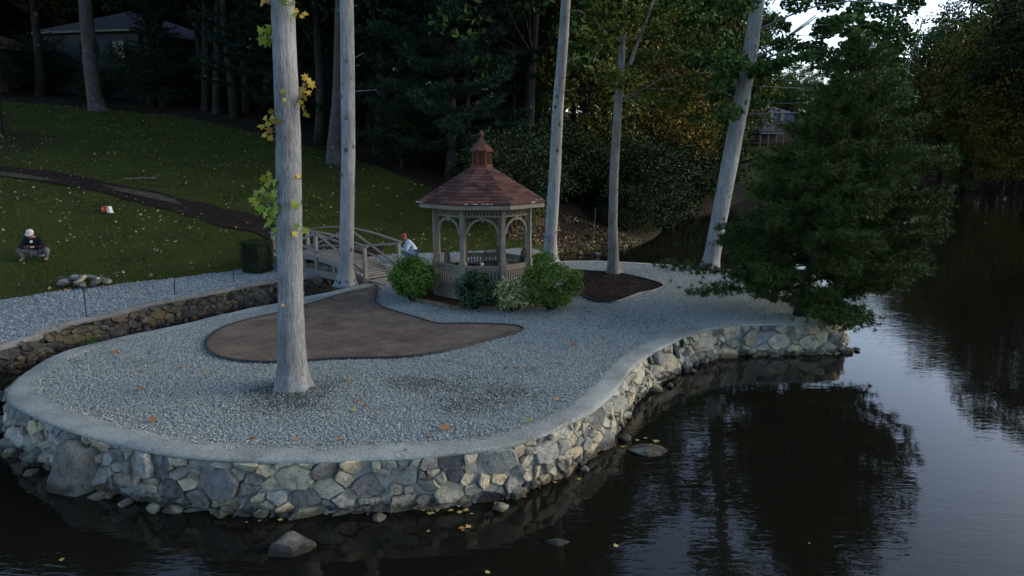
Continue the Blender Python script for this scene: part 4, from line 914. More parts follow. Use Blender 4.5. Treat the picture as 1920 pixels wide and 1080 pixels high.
# ---- pines: whorls of branches carrying needle tufts
def pine(r, Hh, prof, base_clear, nwh, tuftn=12, nl=.13, nw=.006, lean=(0, 0), dens=1.0, side=None, trunk_r=.12, jit=.03, extra=()):
    mb = MB(); tz = np.linspace(0, Hh, 16); mb.tube([(lean[0] * t / Hh, lean[1] * t / Hh + .0, t) for t in tz], [trunk_r * (1 - .88 * t / Hh) * (1 + .5 * math.exp(-t / .3)) for t in tz], 12, True, .08)
    C, D = [], []
    for i in range(nwh):
        z = base_clear + (Hh - base_clear - .15) * (i / (nwh - 1)) ** .93; nb = r.integers(3, 6) if jit > .05 else r.integers(5, 8); a0 = r.uniform(0, 6.28)
        for k in range(nb):
            a = a0 + 6.28 * k / nb + r.normal() * .22; L = np.interp(z / Hh, prof[0], prof[1]) * r.uniform(.72, 1.1)
            if side is not None: L *= 1 + (side + .4 * (z / Hh - .3)) * math.cos(a)
            d = np.array((math.cos(a), math.sin(a), 0)); sg = r.uniform(-.12, .05) if z < Hh * .6 else r.uniform(.05, .4); z1 = max(base_clear, z + r.normal() * (.08 + jit))
            pts = [np.array((lean[0] * z1 / Hh, lean[1] * z1 / Hh, z1)) + d * L * t + np.array((0, 0, L * (sg * t + .16 * t * t + .02 * math.sin(9 * t + k)))) for t in np.linspace(0, 1, 7)]
            mb.tube(pts, [max(.006, .028 * L / 2 * (1 - .8 * t)) for t in np.linspace(0, 1, 7)], 5)
            for t in np.arange(.22, 1.0, (.16 if jit > .05 else .2) / max(L, .6)):
                p = np.array([np.interp(t, np.linspace(0, 1, 7), [q[j] for q in pts]) for j in range(3)])
                for s_ in (-1, 1):
                    la = a + s_ * r.uniform(.6, 1.15); l2 = min(.75, .42 * L) * (1.15 - t * .75) * r.uniform(.6, 1.1); e = np.array((math.cos(la), math.sin(la), r.uniform(-.05, .35))); q2 = p + e * l2
                    if l2 > .3: mb.tube([p, (p + q2) / 2 + np.array((0, 0, .01)), q2], [.006, .005, .003], 3, False)
                    m_ = max(2, int(l2 / .085 * dens))
                    for f in np.linspace(.25, 1, m_): C.append(p + e * l2 * f + r.normal(size=3) * np.array((.03, .03, jit))); D.append(e * .8 + np.array((0, 0, .25)))
                C.append(p + r.normal(size=3) * .03); D.append(d + np.array((0, 0, .2)))
            C.append(pts[-1]); D.append(d + np.array((0, 0, .35)))
    for a, b2, c in extra:                            # single low boughs
        a, b2, c = (np.array(q, float) for q in (a, b2, c)); pts = [a * (1 - t) ** 2 + 2 * b2 * t * (1 - t) + c * t * t for t in np.linspace(0, 1, 9)]; mb.tube(pts, [.025 * (1 - .8 * t) for t in np.linspace(0, 1, 9)], 5)
        for q, t in zip(pts[2:], np.linspace(.25, 1, 7)):
            for _ in range(34): C.append(q + r.normal(size=3) * (.2, .2, .08)); D.append(unit(r.normal(size=3) * (1, 1, .3)) + np.array((0, 0, .2)))
    V, F = tufts(r, np.array(C), np.array(D), tuftn, nl, nw, .62)
    return mb.mesh(True), mesh(V, F), len(C)
rp = np.random.default_rng(21); PL = G(1500, 592, .8)
tr_me, cr_me, nC = pine(rp, 7.3, ([0, .12, .25, .42, .55, .7, .85, 1], [1.9, 2.4, 2.7, 2.55, 2.0, 1.35, .75, .12]), .5, 44, 17, .17, .0095, (.95, .2), 1.35, .12, .13, jit=.08, extra=[((.05, -.1, .55), (.35, -1.0, .45), (.75, -1.35, .12)), ((0, -.1, .5), (-.1, -.8, .5), (.2, -1.3, .2)), ((.1, 0, .6), (.9, -.6, .5), (1.2, -1.1, .15)), ((0, 0, .9), (-1.4, .9, 1.0), (-3.0, 2.2, 1.0)), ((0, 0, .8), (-1.5, .2, .75), (-2.6, .5, .55))])
print('pine tufts', nC)
pine_t = tree_obj('pine_tree', PL, tr_me, m_barkD, cr_me, m_needle, 'bushy green pine overhanging the stone wall at the island\'s right end')

# ---- the wood: a few kinds of tree, grown once and copied
def broad(seed, Hh, rad, zc, nclump, per, sz, bark, leafm, trunk_r=.3, crv=.3):
    r = np.random.default_rng(seed); P = [np.array((crv * math.sin(z * .25 + seed), crv * math.cos(z * .21 + seed) - crv * math.cos(seed), z)) for z in np.linspace(0, Hh * .92, 14)]
    P = [p - np.array((P[0][0], P[0][1], 0)) for p in P]; mb = MB().tube(P, flare(P, [trunk_r * (1 - .8 * i / 13) for i in range(14)], .5, .6), 10, True, .06, seed)
    d = unit(r.normal(size=(nclump, 3))); C = np.array((0, 0, zc)) + d * (r.uniform(.12, 1, (nclump, 1)) ** .45) * np.array(rad); q = r.uniform(.75, 1.7, nclump)
    limbs(mb, r, [(P[min(13, max(2, int((c[2] - 1.5) / Hh * 13)))], c, .07) for c in C[::3]], 5)
    pts, N = clump_points(r, C, q, per, .65); V, F = leaf_arrays(r, pts, sz * r.uniform(.6, 1.25, len(pts)), DIAMOND, .45, N * .4)
    return mb.mesh(True), bark, mesh(V, F), leafm
KIND = {'tall': broad(1, 25, (5.5, 5.5, 9), 15, 120, 110, .36, m_barkD, m_lf_dark, .34), 'tall2': broad(2, 27, (5, 5, 10), 16, 120, 110, .36, m_barkD, m_lf_dark, .3), 'tall3': broad(3, 23, (6, 6, 8.5), 13.5, 130, 100, .36, m_barkD, m_lf_green, .3),
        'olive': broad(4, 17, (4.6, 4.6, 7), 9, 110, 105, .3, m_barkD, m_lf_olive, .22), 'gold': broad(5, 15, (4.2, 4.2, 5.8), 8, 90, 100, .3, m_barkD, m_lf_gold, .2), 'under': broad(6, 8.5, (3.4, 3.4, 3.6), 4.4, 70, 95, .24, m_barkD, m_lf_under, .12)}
rq = np.random.default_rng(31)
a_, b_, _c = pine(rq, 20, ([0, .1, .3, .5, .75, 1], [4.2, 5.2, 5.0, 4.2, 2.4, .2]), 2.2, 17, 7, .42, .022, (.3, 0), .26, None, .3); KIND['pine'] = (a_, m_barkD, b_, m_needle_dk)
print('wood pine', _c)
NAME = {'tall': 'broadleaf_tree', 'tall2': 'broadleaf_tree', 'tall3': 'broadleaf_tree', 'olive': 'olive_tree', 'gold': 'autumn_tree', 'under': 'sapling_tree', 'pine': 'white_pine'}
def plant(kind, x, y, s=1.0, label=None, group=None, z=None, sq=1.0, rz=None):
    tm, bk_, cm, lf = KIND[kind]; z = H(x, y) if z is None else z
    t = tree_obj(NAME[kind], (x, y, z - .05), tm, bk_, cm, lf, label, group); t.rotation_euler = (0, 0, rng.uniform(0, 6.28) if rz is None else rz); t.scale = (s * sq, s * sq, s); return t
def outside_view(x, y, m=0): return abs(x) > y * .75 + m
# the wood behind the lawn
spots = []
def clear(x, y, d): return all((x - a) ** 2 + (y - b2) ** 2 > d * d for a, b2 in spots)
we = np.array(WOOD_EDGE); HOUSE = [cl + np.array((-2, -2.5)), c0 + np.array((.5, -2.5)), w1 + np.array((2, -3)), w2 + np.array((3, 6)), cb + np.array((-3, 3)), s0 + np.array((-4, -2))]
def view_clear(x, y): return not (y < 69 and -.66 < x / y < -.535)     # the gap through which the house shows
n_w = 0
def where(x, y):
    px = 960 + FPX * x / y; row = ' in the first row' if y < 58 else ' further back' if y < 80 else ' at the back'
    for lim, s in ((60, ' at the wood\'s left end'), (230, ' behind the curving pale trunk'), (440, ' behind the grey house'), (525, ' left of the big ridged trunk'), (640, ' above the footbridge'), (790, ' between old split trunk and gazebo'), (1010, ' behind the gazebo roof'), (1160, ' between the two slender trunks'), (9999, ' above the pond\'s left bank')):
        if px < lim: return s + row
for tries in range(6000):
    x, y = rng.uniform(-100, 34), rng.uniform(38, 112)
    if n_w >= 118: break
    if outside_view(x, y, 9) or not inside(np.array([[x, y]]), WOOD)[0] or dist_poly(np.array([[x, y]]), WOOD_EDGE, False)[0] < 1.2: continue
    if inside(np.array([[x, y]]), HOUSE)[0] or dist_poly(np.array([[x, y]]), HOUSE)[0] < 2.5 or not clear(x, y, 4.3): continue
    ds = dist_poly(np.array([[x, y]]), SHORE, False)[0]
    if inside(np.array([[x, y]]), LAKE)[0] or ds < 2.5: continue
    if not view_clear(x, y) or (x > 4 and y < 62): continue
    if x > y * .31 and y > 60: continue
    spots.append((x, y)); n_w += 1
    k = rng.choice(['tall', 'tall2', 'tall3', 'pine', 'olive'], p=[.33, .3, .15, .14, .08]) if x < -2 else rng.choice(['tall', 'tall3', 'olive', 'gold', 'pine'], p=[.2, .3, .3, .1, .1])
    plant(k, x, y, rng.uniform(.95, 1.3), {'tall': 'tall dark tree', 'tall2': 'tall dark tree', 'tall3': 'tall greenish tree', 'pine': 'dark layered pine', 'olive': 'olive green tree', 'gold': 'yellowing tree'}[k] + where(x, y), {'tall': 'dark trees of the wood', 'tall2': 'dark trees of the wood', 'tall3': 'greenish trees of the wood', 'pine': 'pines of the wood', 'olive': 'olive trees of the wood', 'gold': 'yellowing trees of the wood'}[k])
# undergrowth along the wood's edge
n_u = 0
for tries in range(4000):
    if n_u >= 34: break
    f = rng.uniform(0, 1); e = we[int(f * (len(we) - 1))] * (1 - (f * (len(we) - 1)) % 1) + we[min(len(we) - 1, int(f * (len(we) - 1)) + 1)] * ((f * (len(we) - 1)) % 1)
    x, y = e[0] * (1 + rng.uniform(.04, .3)), e[1] * (1 + rng.uniform(.04, .3)) ; q = np.array([[x, y]])
    if inside(q, HOUSE)[0] or not inside(q, WOOD)[0] or not clear(x, y, 2.4) or dist_poly(q, SHORE, False)[0] < 2: continue
    s = rng.uniform(.3, .7) if view_clear(x, y) else rng.uniform(.28, .4)
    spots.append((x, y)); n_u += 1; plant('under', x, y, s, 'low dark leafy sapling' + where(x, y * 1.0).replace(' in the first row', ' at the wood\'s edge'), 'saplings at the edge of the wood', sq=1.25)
# trunks at the edge that show singly
def edge_trunk(pts, base, Y, label, bark, top, crown='tall', seed=0):
    loc = PY(base[0], base[1], Y); loc[2] = H(loc[0], loc[1]) - .05; P, W_ = trunk_path(loc, pts, Y, top); P[0][2] = -.3; P, W_ = dense(P, W_, .5); W_ = flare(P, W_, .3, .7)
    r = np.random.default_rng(seed); mb = MB().tube(P, W_, 12, True, .05, seed); C, V, F = high_crown(r, P[-1], (5, 5, 5), 60, 100, .34); limbs(mb, r, [(P[int(len(P) * .8)], c, .08) for c in C[::4]])
    return tree_obj('tree', loc, mb.mesh(True), bark, mesh(V, F), m_lf_dark, label)
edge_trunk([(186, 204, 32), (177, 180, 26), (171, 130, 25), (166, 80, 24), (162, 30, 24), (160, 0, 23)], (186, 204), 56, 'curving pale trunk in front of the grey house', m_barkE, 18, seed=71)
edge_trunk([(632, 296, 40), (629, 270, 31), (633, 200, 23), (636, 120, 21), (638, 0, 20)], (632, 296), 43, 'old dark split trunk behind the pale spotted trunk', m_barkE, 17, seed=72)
edge_trunk([(405, 214, 15), (406, 150, 14), (408, 70, 14), (409, 0, 13)], (405, 214), 57, 'straight dark trunk at the right end of the grey house', m_barkD, 18, seed=73)
edge_trunk([(384, 210, 14), (385, 130, 13), (386, 30, 13), (386, 0, 12)], (384, 210), 59, 'thin dark trunk beside the straight one near the grey house', m_barkD, 18, seed=74)
edge_trunk([(304, 196, 12), (301, 100, 11), (298, 40, 11), (302, 0, 10)], (304, 196), 64, 'dark trunk crossing the corner of the grey house', m_barkD, 18, seed=75)
edge_trunk([(742, 262, 14), (747, 180, 12), (756, 90, 11), (768, 20, 10)], (742, 262), 50, 'slanting dim trunk among the pines behind the gazebo', m_barkC, 16, seed=76)
edge_trunk([(-12, 258, 30), (-14, 180, 26), (-16, 80, 25), (-16, 0, 24)], (-12, 262), 45, 'trunk at the lawn\'s upper left corner in its ring of dead leaves', m_barkD, 16, seed=77)
# pines and shore trees behind the gazebo
for px, Y, s, sq, lab in ((880, 44, .88, 1.0, 'broad dark pine directly behind the gazebo roof'), (800, 47, .8, 1.1, 'dark pine left of the gazebo roof at the wood\'s edge'), (965, 47, .8, 1.0, 'dark pine right of the gazebo roof'), (700, 50, .75, 1.1, 'dark pine beside the old split trunk'), (330, 60, .55, .9, 'squat dark conifer in front of the grey house')):
    x = (px - 960) / FPX * Y; plant('pine', x, Y, s, lab, None, sq=sq)
for kind, px, Y, s, lab in (('tall3', 1010, 50, .85, 'green tree between the gazebo and the tall pale leaning trunk'), ('olive', 1105, 47, .95, 'olive tree right of the tall pale leaning trunk'), ('tall3', 1150, 56, .9, 'green tree behind the slender forked trunk'), ('gold', 1225, 56, .95, 'golden green tree hanging over the pond\'s left bank'), ('olive', 1265, 63, .9, 'olive tree further along the left bank'), ('gold', 1290, 72, .8, 'faded golden tree at the bend of the left bank'), ('olive', 1310, 84, .8, 'olive tree beyond the bend of the left bank'), ('tall3', 1250, 80, .95, 'tall green tree high on the left bank'), ('gold', 1320, 104, .8, 'far golden tree on the left bank'), ('olive', 1345, 128, .8, 'farthest olive tree on the left bank'), ('tall3', 1300, 120, .8, 'far green tree on the left bank')):
    x = (px - 960) / FPX * Y
    plant(kind, x, Y, s, lab)
for px, Y, s, lab in ((1090, 43, .55, 'leafy bush leaning over the bank behind the leaf litter'), (1150, 46, .6, 'dark bush on the bank between the two slender trunks'), (1185, 44, .62, 'blue green bush overhanging the water on the left bank'), (1130, 50, .7, 'tall dark bush behind the bank'), (1255, 60, .5, 'grey twiggy bush trailing in the water'), (1290, 66, .6, 'low grey green bush along the left bank'), (1330, 78, .6, 'pale bush at the bend of the pond'), (1040, 42, .6, 'dark bush behind the yellow slatted fence')):
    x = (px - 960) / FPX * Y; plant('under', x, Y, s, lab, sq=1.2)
# across the pond
rf = np.random.default_rng(9); n_f = 0
FAR_L = ['tree on the far hill behind the lake house', 'trees of the far hill']
for tries in range(3000):
    if n_f >= 44: break
    x, y = rf.uniform(30, 165), rf.uniform(140, 250); q = np.array([[x, y]])
    if inside(q, LAKE)[0] or dist_poly(q, SHORE, False)[0] < 4 or not clear(x, y, 5) or outside_view(x, y, 5): continue
    if (.325 < x / y < .425 and y < 189) or inside(q, LAWN_FAR)[0] or (np.hypot(x - 66, y - 186) < 9): continue
    if x / y < .3: continue
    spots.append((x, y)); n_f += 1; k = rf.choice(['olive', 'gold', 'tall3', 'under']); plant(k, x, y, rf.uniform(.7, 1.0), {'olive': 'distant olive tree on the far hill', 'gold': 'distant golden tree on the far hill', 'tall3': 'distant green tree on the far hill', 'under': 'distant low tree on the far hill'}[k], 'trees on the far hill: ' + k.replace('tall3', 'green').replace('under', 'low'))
RT = [(1640, 118, 1.1, 'tall3', 'first tall green tree on the right shore seen over the pine'), (1700, 112, 1.15, 'tall3', 'tall green tree on the right shore by the gap in the sky'), (1755, 104, 1.6, 'olive', 'tall olive tree on the right shore'), (1800, 98, 1.7, 'gold', 'tall tree on the right shore above the brown bank'), (1850, 92, 1.6, 'olive', 'olive tree leaning out on the right shore'), (1890, 86, 1.45, 'gold', 'rusty golden tree at the photograph\'s right edge'), (1925, 84, 1.3, 'tall', 'dark tree at the photograph\'s right edge'), (1975, 80, 1.25, 'tall2', 'tall dark tree beyond the photograph\'s right edge'), (1720, 130, 1.2, 'tall', 'dark tree behind the right shore'), (1780, 122, 1.3, 'tall2', 'tall dark tree behind the right shore'), (1840, 112, 1.3, 'tall', 'dark tree of the second row on the right shore'), (1900, 106, 1.35, 'tall2', 'dark tree of the second row at the right edge'), (1660, 135, .95, 'olive', 'olive tree at the back of the right shore'), (1590, 140, .75, 'tall3', 'lower green tree where the right shore begins'), (1870, 84, .9, 'gold', 'small golden tree in front on the right shore'), (1790, 92, .8, 'olive', 'small olive tree in front on the right shore')]
for px, Y, s, k, lab in RT: plant(k, (px - 960) / FPX * Y, Y, s, lab)
for i in range(16):
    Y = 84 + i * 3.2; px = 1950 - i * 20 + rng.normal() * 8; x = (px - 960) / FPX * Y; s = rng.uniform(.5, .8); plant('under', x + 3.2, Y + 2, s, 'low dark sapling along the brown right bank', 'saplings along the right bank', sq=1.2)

# ================================================================== SHRUBS ROUND THE GAZEBO
def shrub(name, px, py, wpx, hpx, label, leafm, per, size, tmpl, Yoff=.0, ncl=60, seed=0, up=.5):
    loc = G(px, py, .88); loc[1] += Yoff; dep = loc[1]; w = wpx / FPX * dep / 2; h = hpx / FPX * dep; r = np.random.default_rng(seed)
    d = unit(r.normal(size=(ncl, 3))); C = np.array((0, 0, h * .52)) + d * (r.uniform(.45, 1, (ncl, 1)) ** .4) * np.array((w * .84, w * .8, h * .42)); C[:, 2] = np.maximum(C[:, 2], .12)
    pts, N = clump_points(r, C, r.uniform(.15, .27, ncl), per, .8); pts[:, 2] = np.maximum(pts[:, 2], .03); V, F = leaf_arrays(r, pts, size * r.uniform(.6, 1.25, len(pts)), tmpl, up, N * .7 + np.array((0, 0, .2)))
    t = empty(name, loc, 0, label, 'shrub'); mb = MB()
    for c in C[::2]: mb.tube([(c[0] * .12, c[1] * .12, -.03), c * .5 + np.array((0, 0, .03)), c], [.016, .011, .005], 5)
    mb.obj('stems', m_barkD, t); link('foliage', mesh(V, F), leafm, t); return t
m_bushL = leaf_mat('fresh green leaves', [(.02, .055, .01), (.05, .12, .018), (.09, .175, .03), (.17, .19, .035)], .3, .5)
m_bushR = leaf_mat('green leaves turning', [(.022, .055, .012), (.055, .115, .02), (.11, .155, .03), (.24, .16, .05)], .3, .5)
m_rhodo = leaf_mat('dark leathery leaves', [(.008, .02, .01), (.018, .04, .02), (.03, .06, .03), (.05, .075, .04)], .3, .4)
m_varieg = leaf_mat('cream edged leaves', [(.05, .07, .02), (.16, .18, .07), (.34, .35, .17), (.44, .43, .25)], .35, .5)
shrub('shrub', 770, 566, 96, 88, 'round fresh green shrub at the bridge end of the gazebo', m_bushL, 120, .085, BLADE, .35, 90, 1)
shrub('shrub', 1034, 582, 138, 92, 'large round green shrub with turning leaves on the gazebo\'s right', m_bushR, 120, .085, BLADE, .3, 105, 2)
shrub('shrub', 1022, 552, 70, 72, 'green shrub peeping out behind the large round one', m_bushL, 110, .085, BLADE, .9, 50, 3)
shrub('shrub', 890, 578, 74, 68, 'dark leathery leaved shrub in front of the gazebo railing', m_rhodo, 80, .12, BLADE, .05, 60, 4, .9)
shrub('shrub', 962, 580, 88, 62, 'cream and green variegated shrub in front of the gazebo', m_varieg, 46, .13, BLADE, .0, 60, 5, .6)
shrub('shrub', 940, 578, 60, 34, 'low dark shrub tucked between the leathery and the variegated shrubs', m_rhodo, 60, .08, BLADE, .05, 30, 6)
# clipped hedge block at the bridge's lawn end
hp = G(484, 508, .92); hr = np.random.default_rng(8); hw, hd, hh_ = .47, .45, 1.1
hg = empty('hedge', hp, R(-20), 'clipped dark box hedge at the lawn end of the footbridge', 'hedge')
q = hr.uniform(-1, 1, (9000, 3)); ax = hr.integers(0, 3, 9000); q[np.arange(9000), ax] = np.sign(q[np.arange(9000), ax]) * hr.uniform(.82, 1.04, 9000)
tp_ = .86 + .14 * (q[:, 2:3] * .5 + .5); V, F = leaf_arrays(hr, np.c_[q[:, :2] * tp_ * (hw, hd), (q[:, 2] + 1) * hh_ / 2], hr.uniform(.03, .06, 9000), DIAMOND, .2, q * .8)
MB().box((0, 0, hh_ / 2 - .02), (hw * 1.5, hd * 1.5, hh_ * .86)).obj('inner_branches', m_barkD, hg); link('foliage', mesh(V, F), m_lf_dark, hg)
fern = G(168, 638, .25); fr_ = np.random.default_rng(5); fe = empty('fern', fern, 0, 'small green plant growing out of the channel wall', 'plant')
pts = fr_.normal(size=(90, 3)) * (.16, .12, .07); V, F = leaf_arrays(fr_, pts, .09, BLADE, .6); MB().tube([(0, .05, -.2), (0, 0, 0)], .02, 5).obj('stem', m_barkD, fe); link('foliage', mesh(V, F), m_lf_green, fe)

# ================================================================== LAWN: path, grass, leaves
def drape(pts, half, name, mat, lift, wob, seed):
    P = catmull([T(x, y)[:2] for x, y in pts], .35); N = normals2(P, False); V, F = [], []; k = 7
    hv = np.interp(np.linspace(0, 1, len(P)), np.linspace(0, 1, len(half)), half)
    for i in range(len(P)):
        for j, o in enumerate(np.linspace(-1, 1, k)):
            w = hv[i] * o * (1 + (.4 * mnoise.noise(Vector((P[i][0] * .8 + seed, P[i][1] * .8, o))) if abs(o) == 1 else 0)); x, y = P[i] + N[i] * w; V.append((x, y, 0))
    V = np.array(V); V[:, 2] = height(V[:, :2]) + lift; n = len(P)
    F = np.array([(i * k + j, i * k + j + 1, (i + 1) * k + j + 1, (i + 1) * k + j) for i in range(n - 1) for j in range(k - 1)])
    me = mesh(V, F, True)
    if me.polygons[0].normal.z < 0: me.flip_normals()
    return tag(link(name, me, mat), kind='structure'), P
PATH_PX = [(-40, 316), (0, 320), (60, 328), (120, 338), (190, 351), (260, 366), (320, 382), (380, 397), (430, 410), (490, 425), (560, 444), (640, 462), (715, 474)]
PTH = [T(x, y) for x, y in PATH_PX]
_, PATHP = drape(PATH_PX, [.75, .85, .9, .95, .8, .8, .85, .9, .95, 1, 1.1, 1.1, .7], 'path', m_mulch, .05, .1, 3)
m_straw = M('trodden straw', [(.025, .025, .014), (.05, .048, .03), (.085, .078, .05)], 3, .95, .1, .5, .03, 20)
drape([(-30, 324), (20, 330), (80, 338), (110, 342)], [.25, .4, .35, .05], 'bare_strip', m_straw, .075, .1, 5); drape([(195, 350), (250, 362), (300, 373), (340, 386)], [.05, .35, .35, .05], 'bare_strip', m_straw, .075, .1, 8)
lo = np.array(LAWN_POLY) if 'LAWN_POLY' in globals() else np.array(list(BANK[2:]) + WOOD_EDGE[::-1] + [np.array((-34., 40.))])
gP = scatter(lo, 900000); gd = np.hypot(gP[:, 0], gP[:, 1])
gP = gP[(rng.uniform(size=len(gP)) < np.clip(1.15 * (21 / gd) ** 1.6, .12, 1)) & ~outside_view(gP[:, 0], gP[:, 1], 1)]
gP = gP[(dist_poly(gP, list(PATHP), False) > .85) ][:190000]; gz_ = height(gP); n = len(gP); gd = np.hypot(gP[:, 0], gP[:, 1])
hgt = rng.uniform(.04, .1, n) * (1 + .6 * (np.sin(gP[:, 0] * 1.7) * np.sin(gP[:, 1] * 1.3 + .6))) * (gd / 26) ** .4; wd = .008 * (gd / 22); an = rng.uniform(0, 6.28, n); ln = rng.normal(size=(n, 2)) * .45
b0 = np.c_[gP, gz_ - .01]; sd_ = np.c_[np.cos(an), np.sin(an), np.zeros(n)] * wd[:, None]
V = np.stack([b0 - sd_, b0 + sd_, b0 + np.c_[ln * hgt[:, None], hgt]], 1).reshape(-1, 3)
m_grassb = M('grass blades', [(.016, .024, .004), (.031, .047, .008), (.048, .066, .012), (.075, .08, .024)], .5, .6, .15, src='island', amt=.4)
tag(link('grass', mesh(V, np.arange(n * 3).reshape(-1, 3)), m_grassb), kind='stuff')
m_fallen = M('fallen leaves', [(.07, .04, .022), (.14, .085, .04), (.27, .21, .08), (.34, .29, .18), (.2, .11, .05)], 2, .8, .15, src='island', amt=.1)
def fallen(poly, n, size, name, lift=.05, mask=None):
    P = scatter(poly, n)
    dens = .5 + .5 * np.sin(P[:, 0] * .55 + 1) * np.sin(P[:, 1] * .6) + .4 * np.sin(P[:, 0] * 2.1) * np.sin(P[:, 1] * 1.9); P = P[rng.uniform(size=len(P)) < np.clip(dens + .15, .1, 1)]
    if mask is not None: P = P[mask(P)]
    z = height(P) + lift + rng.uniform(0, .03, len(P)); V, F = leaf_arrays(rng, np.c_[P, z], rng.uniform(*size, len(P)), DIAMOND * (1.25, .9), 1.3, None, .4); tag(link(name, mesh(V, F), m_fallen), kind='stuff')
fallen(lo, 11000, (.07, .17), 'fallen_leaves', .06, lambda P: ~outside_view(P[:, 0], P[:, 1], 1))
bank_poly = [T(x, y)[:2] for x, y in ((930, 425), (985, 395), (1060, 400), (1140, 430), (1210, 450), (1190, 462), (1110, 472), (1050, 478), (1015, 464), (960, 450))]
fallen(bank_poly, 9000, (.07, .17), 'leaf_litter', .02)

# ================================================================== STONES IN AND BY THE WATER
m_boul = stone_mat('boulder', [(.1, .1, .09), (.15, .148, .132), (.125, .13, .12), (.18, .175, .155)], (.17, .22, .17))
m_wetst = stone_mat('wet stone', [(.05, .05, .05), (.085, .083, .08), (.11, .107, .1)], (.08, .08, .076))
def rock(px, py, z, size, label, mat=m_boul, seed=1, rot=(0, 0, 0), group=None, name='boulder'):
    o = link(name, boulder(size, seed, 4, .3), mat); o.location = [float(c) for c in G(px, py, z)]; o.rotation_euler = rot; return tag(o, label, 'boulder', group)
rock(155, 900, .12, (.52, .34, .62), 'large lichen topped boulder leaning on the wall near its left end', seed=3.3, rot=(-.25, .1, .3))
rock(498, 952, .05, (.3, .2, .24), 'tilted grey slab standing in the water against the wall', seed=5.2, rot=(-.5, .35, .5))
rock(548, 1036, -.04, (.34, .26, .26), 'lone wet boulder rising from the dark water in front', m_wetst, 6.4, (.1, .25, .4))
rock(1045, 1024, -.06, (.27, .16, .1), 'low pale rock just breaking the dark water', m_wetst, 9.1, (0, 0, -.1))
rock(1214, 846, .0, (.34, .25, .1), 'flat tan rock lying in the water off the wall\'s bend', m_boul, 11.4, (0, .04, -.1))
rock(1588, 661, .0, (.27, .16, .13), 'small dark rock in the water off the island\'s right end', m_wetst, 12.6, (0, 0, .2))
rock(10, 798, .12, (.5, .32, .2), 'grey rock at the left edge beyond the island\'s tip', m_boul, 14.2, (.1, 0, .5)); rock(22, 840, .05, (.34, .22, .17), 'smaller grey rock below the left edge rock', m_boul, 15.9, (0, .1, -.3))
rock(38, 852, .0, (.2, .14, .09), 'flat little rock at the waterline beyond the island\'s tip', m_wetst, 17.3); rock(75, 858, .1, (.3, .2, .2), 'angular rock at the foot of the wall by the island\'s tip', m_boul, 18.8, (.2, .1, .9)); rock(2, 745, .1, (.3, .4, .15), 'dark rock in the channel mouth at the left edge', m_wetst, 19.9)
rock(965, 928, .02, (.19, .14, .13), 'squared pale stone fallen at the foot of the wall', m_boul, 22.1, (.1, 0, .1)); rock(545, 968, .0, (.11, .09, .08), 'small round stone beside the tilted slab', m_wetst, 23.4)
for px, py in ((1118, 478), (1150, 468), (1088, 475), (1112, 455), (1170, 466)): rock(px, py, .06, (rng.uniform(.15, .3), .16, .14), 'pale stone on the leafy bank behind the island', m_boul, px * .07, (0, 0, px), 'stones on the leafy bank', 'bank_stone')
# heap of stones by the lawn's edge
hb = T(160, 536); hp_ = empty('stone_heap', hb, 0, 'heap of pale stones and twigs at the lawn\'s lower edge', 'stone heap')
for i in range(34):
    a = rng.uniform(0, 6.28); d = rng.uniform(0, 1) ** .7; s = rng.uniform(.06, .17); o = link('stone', boulder((s * 1.4, s, s * .7), i * 1.7, 2, .3), m_boul if i % 3 else m_stone, hp_); o.location = (d * .8 * math.cos(a), d * .4 * math.sin(a), .1 + .26 * (1 - d)); o.rotation_euler = (rng.uniform(-.4, .4), rng.uniform(-.4, .4), a)
for i in range(14): a = rng.uniform(0, 6.28); p = np.array((rng.uniform(-.8, .8), rng.uniform(-.4, .3), rng.uniform(.15, .35))); MB().tube([p, p + np.array((math.cos(a), math.sin(a), rng.uniform(-.2, .2))) * .4], [.012, .006], 4).obj('twig', m_barkC, hp_)

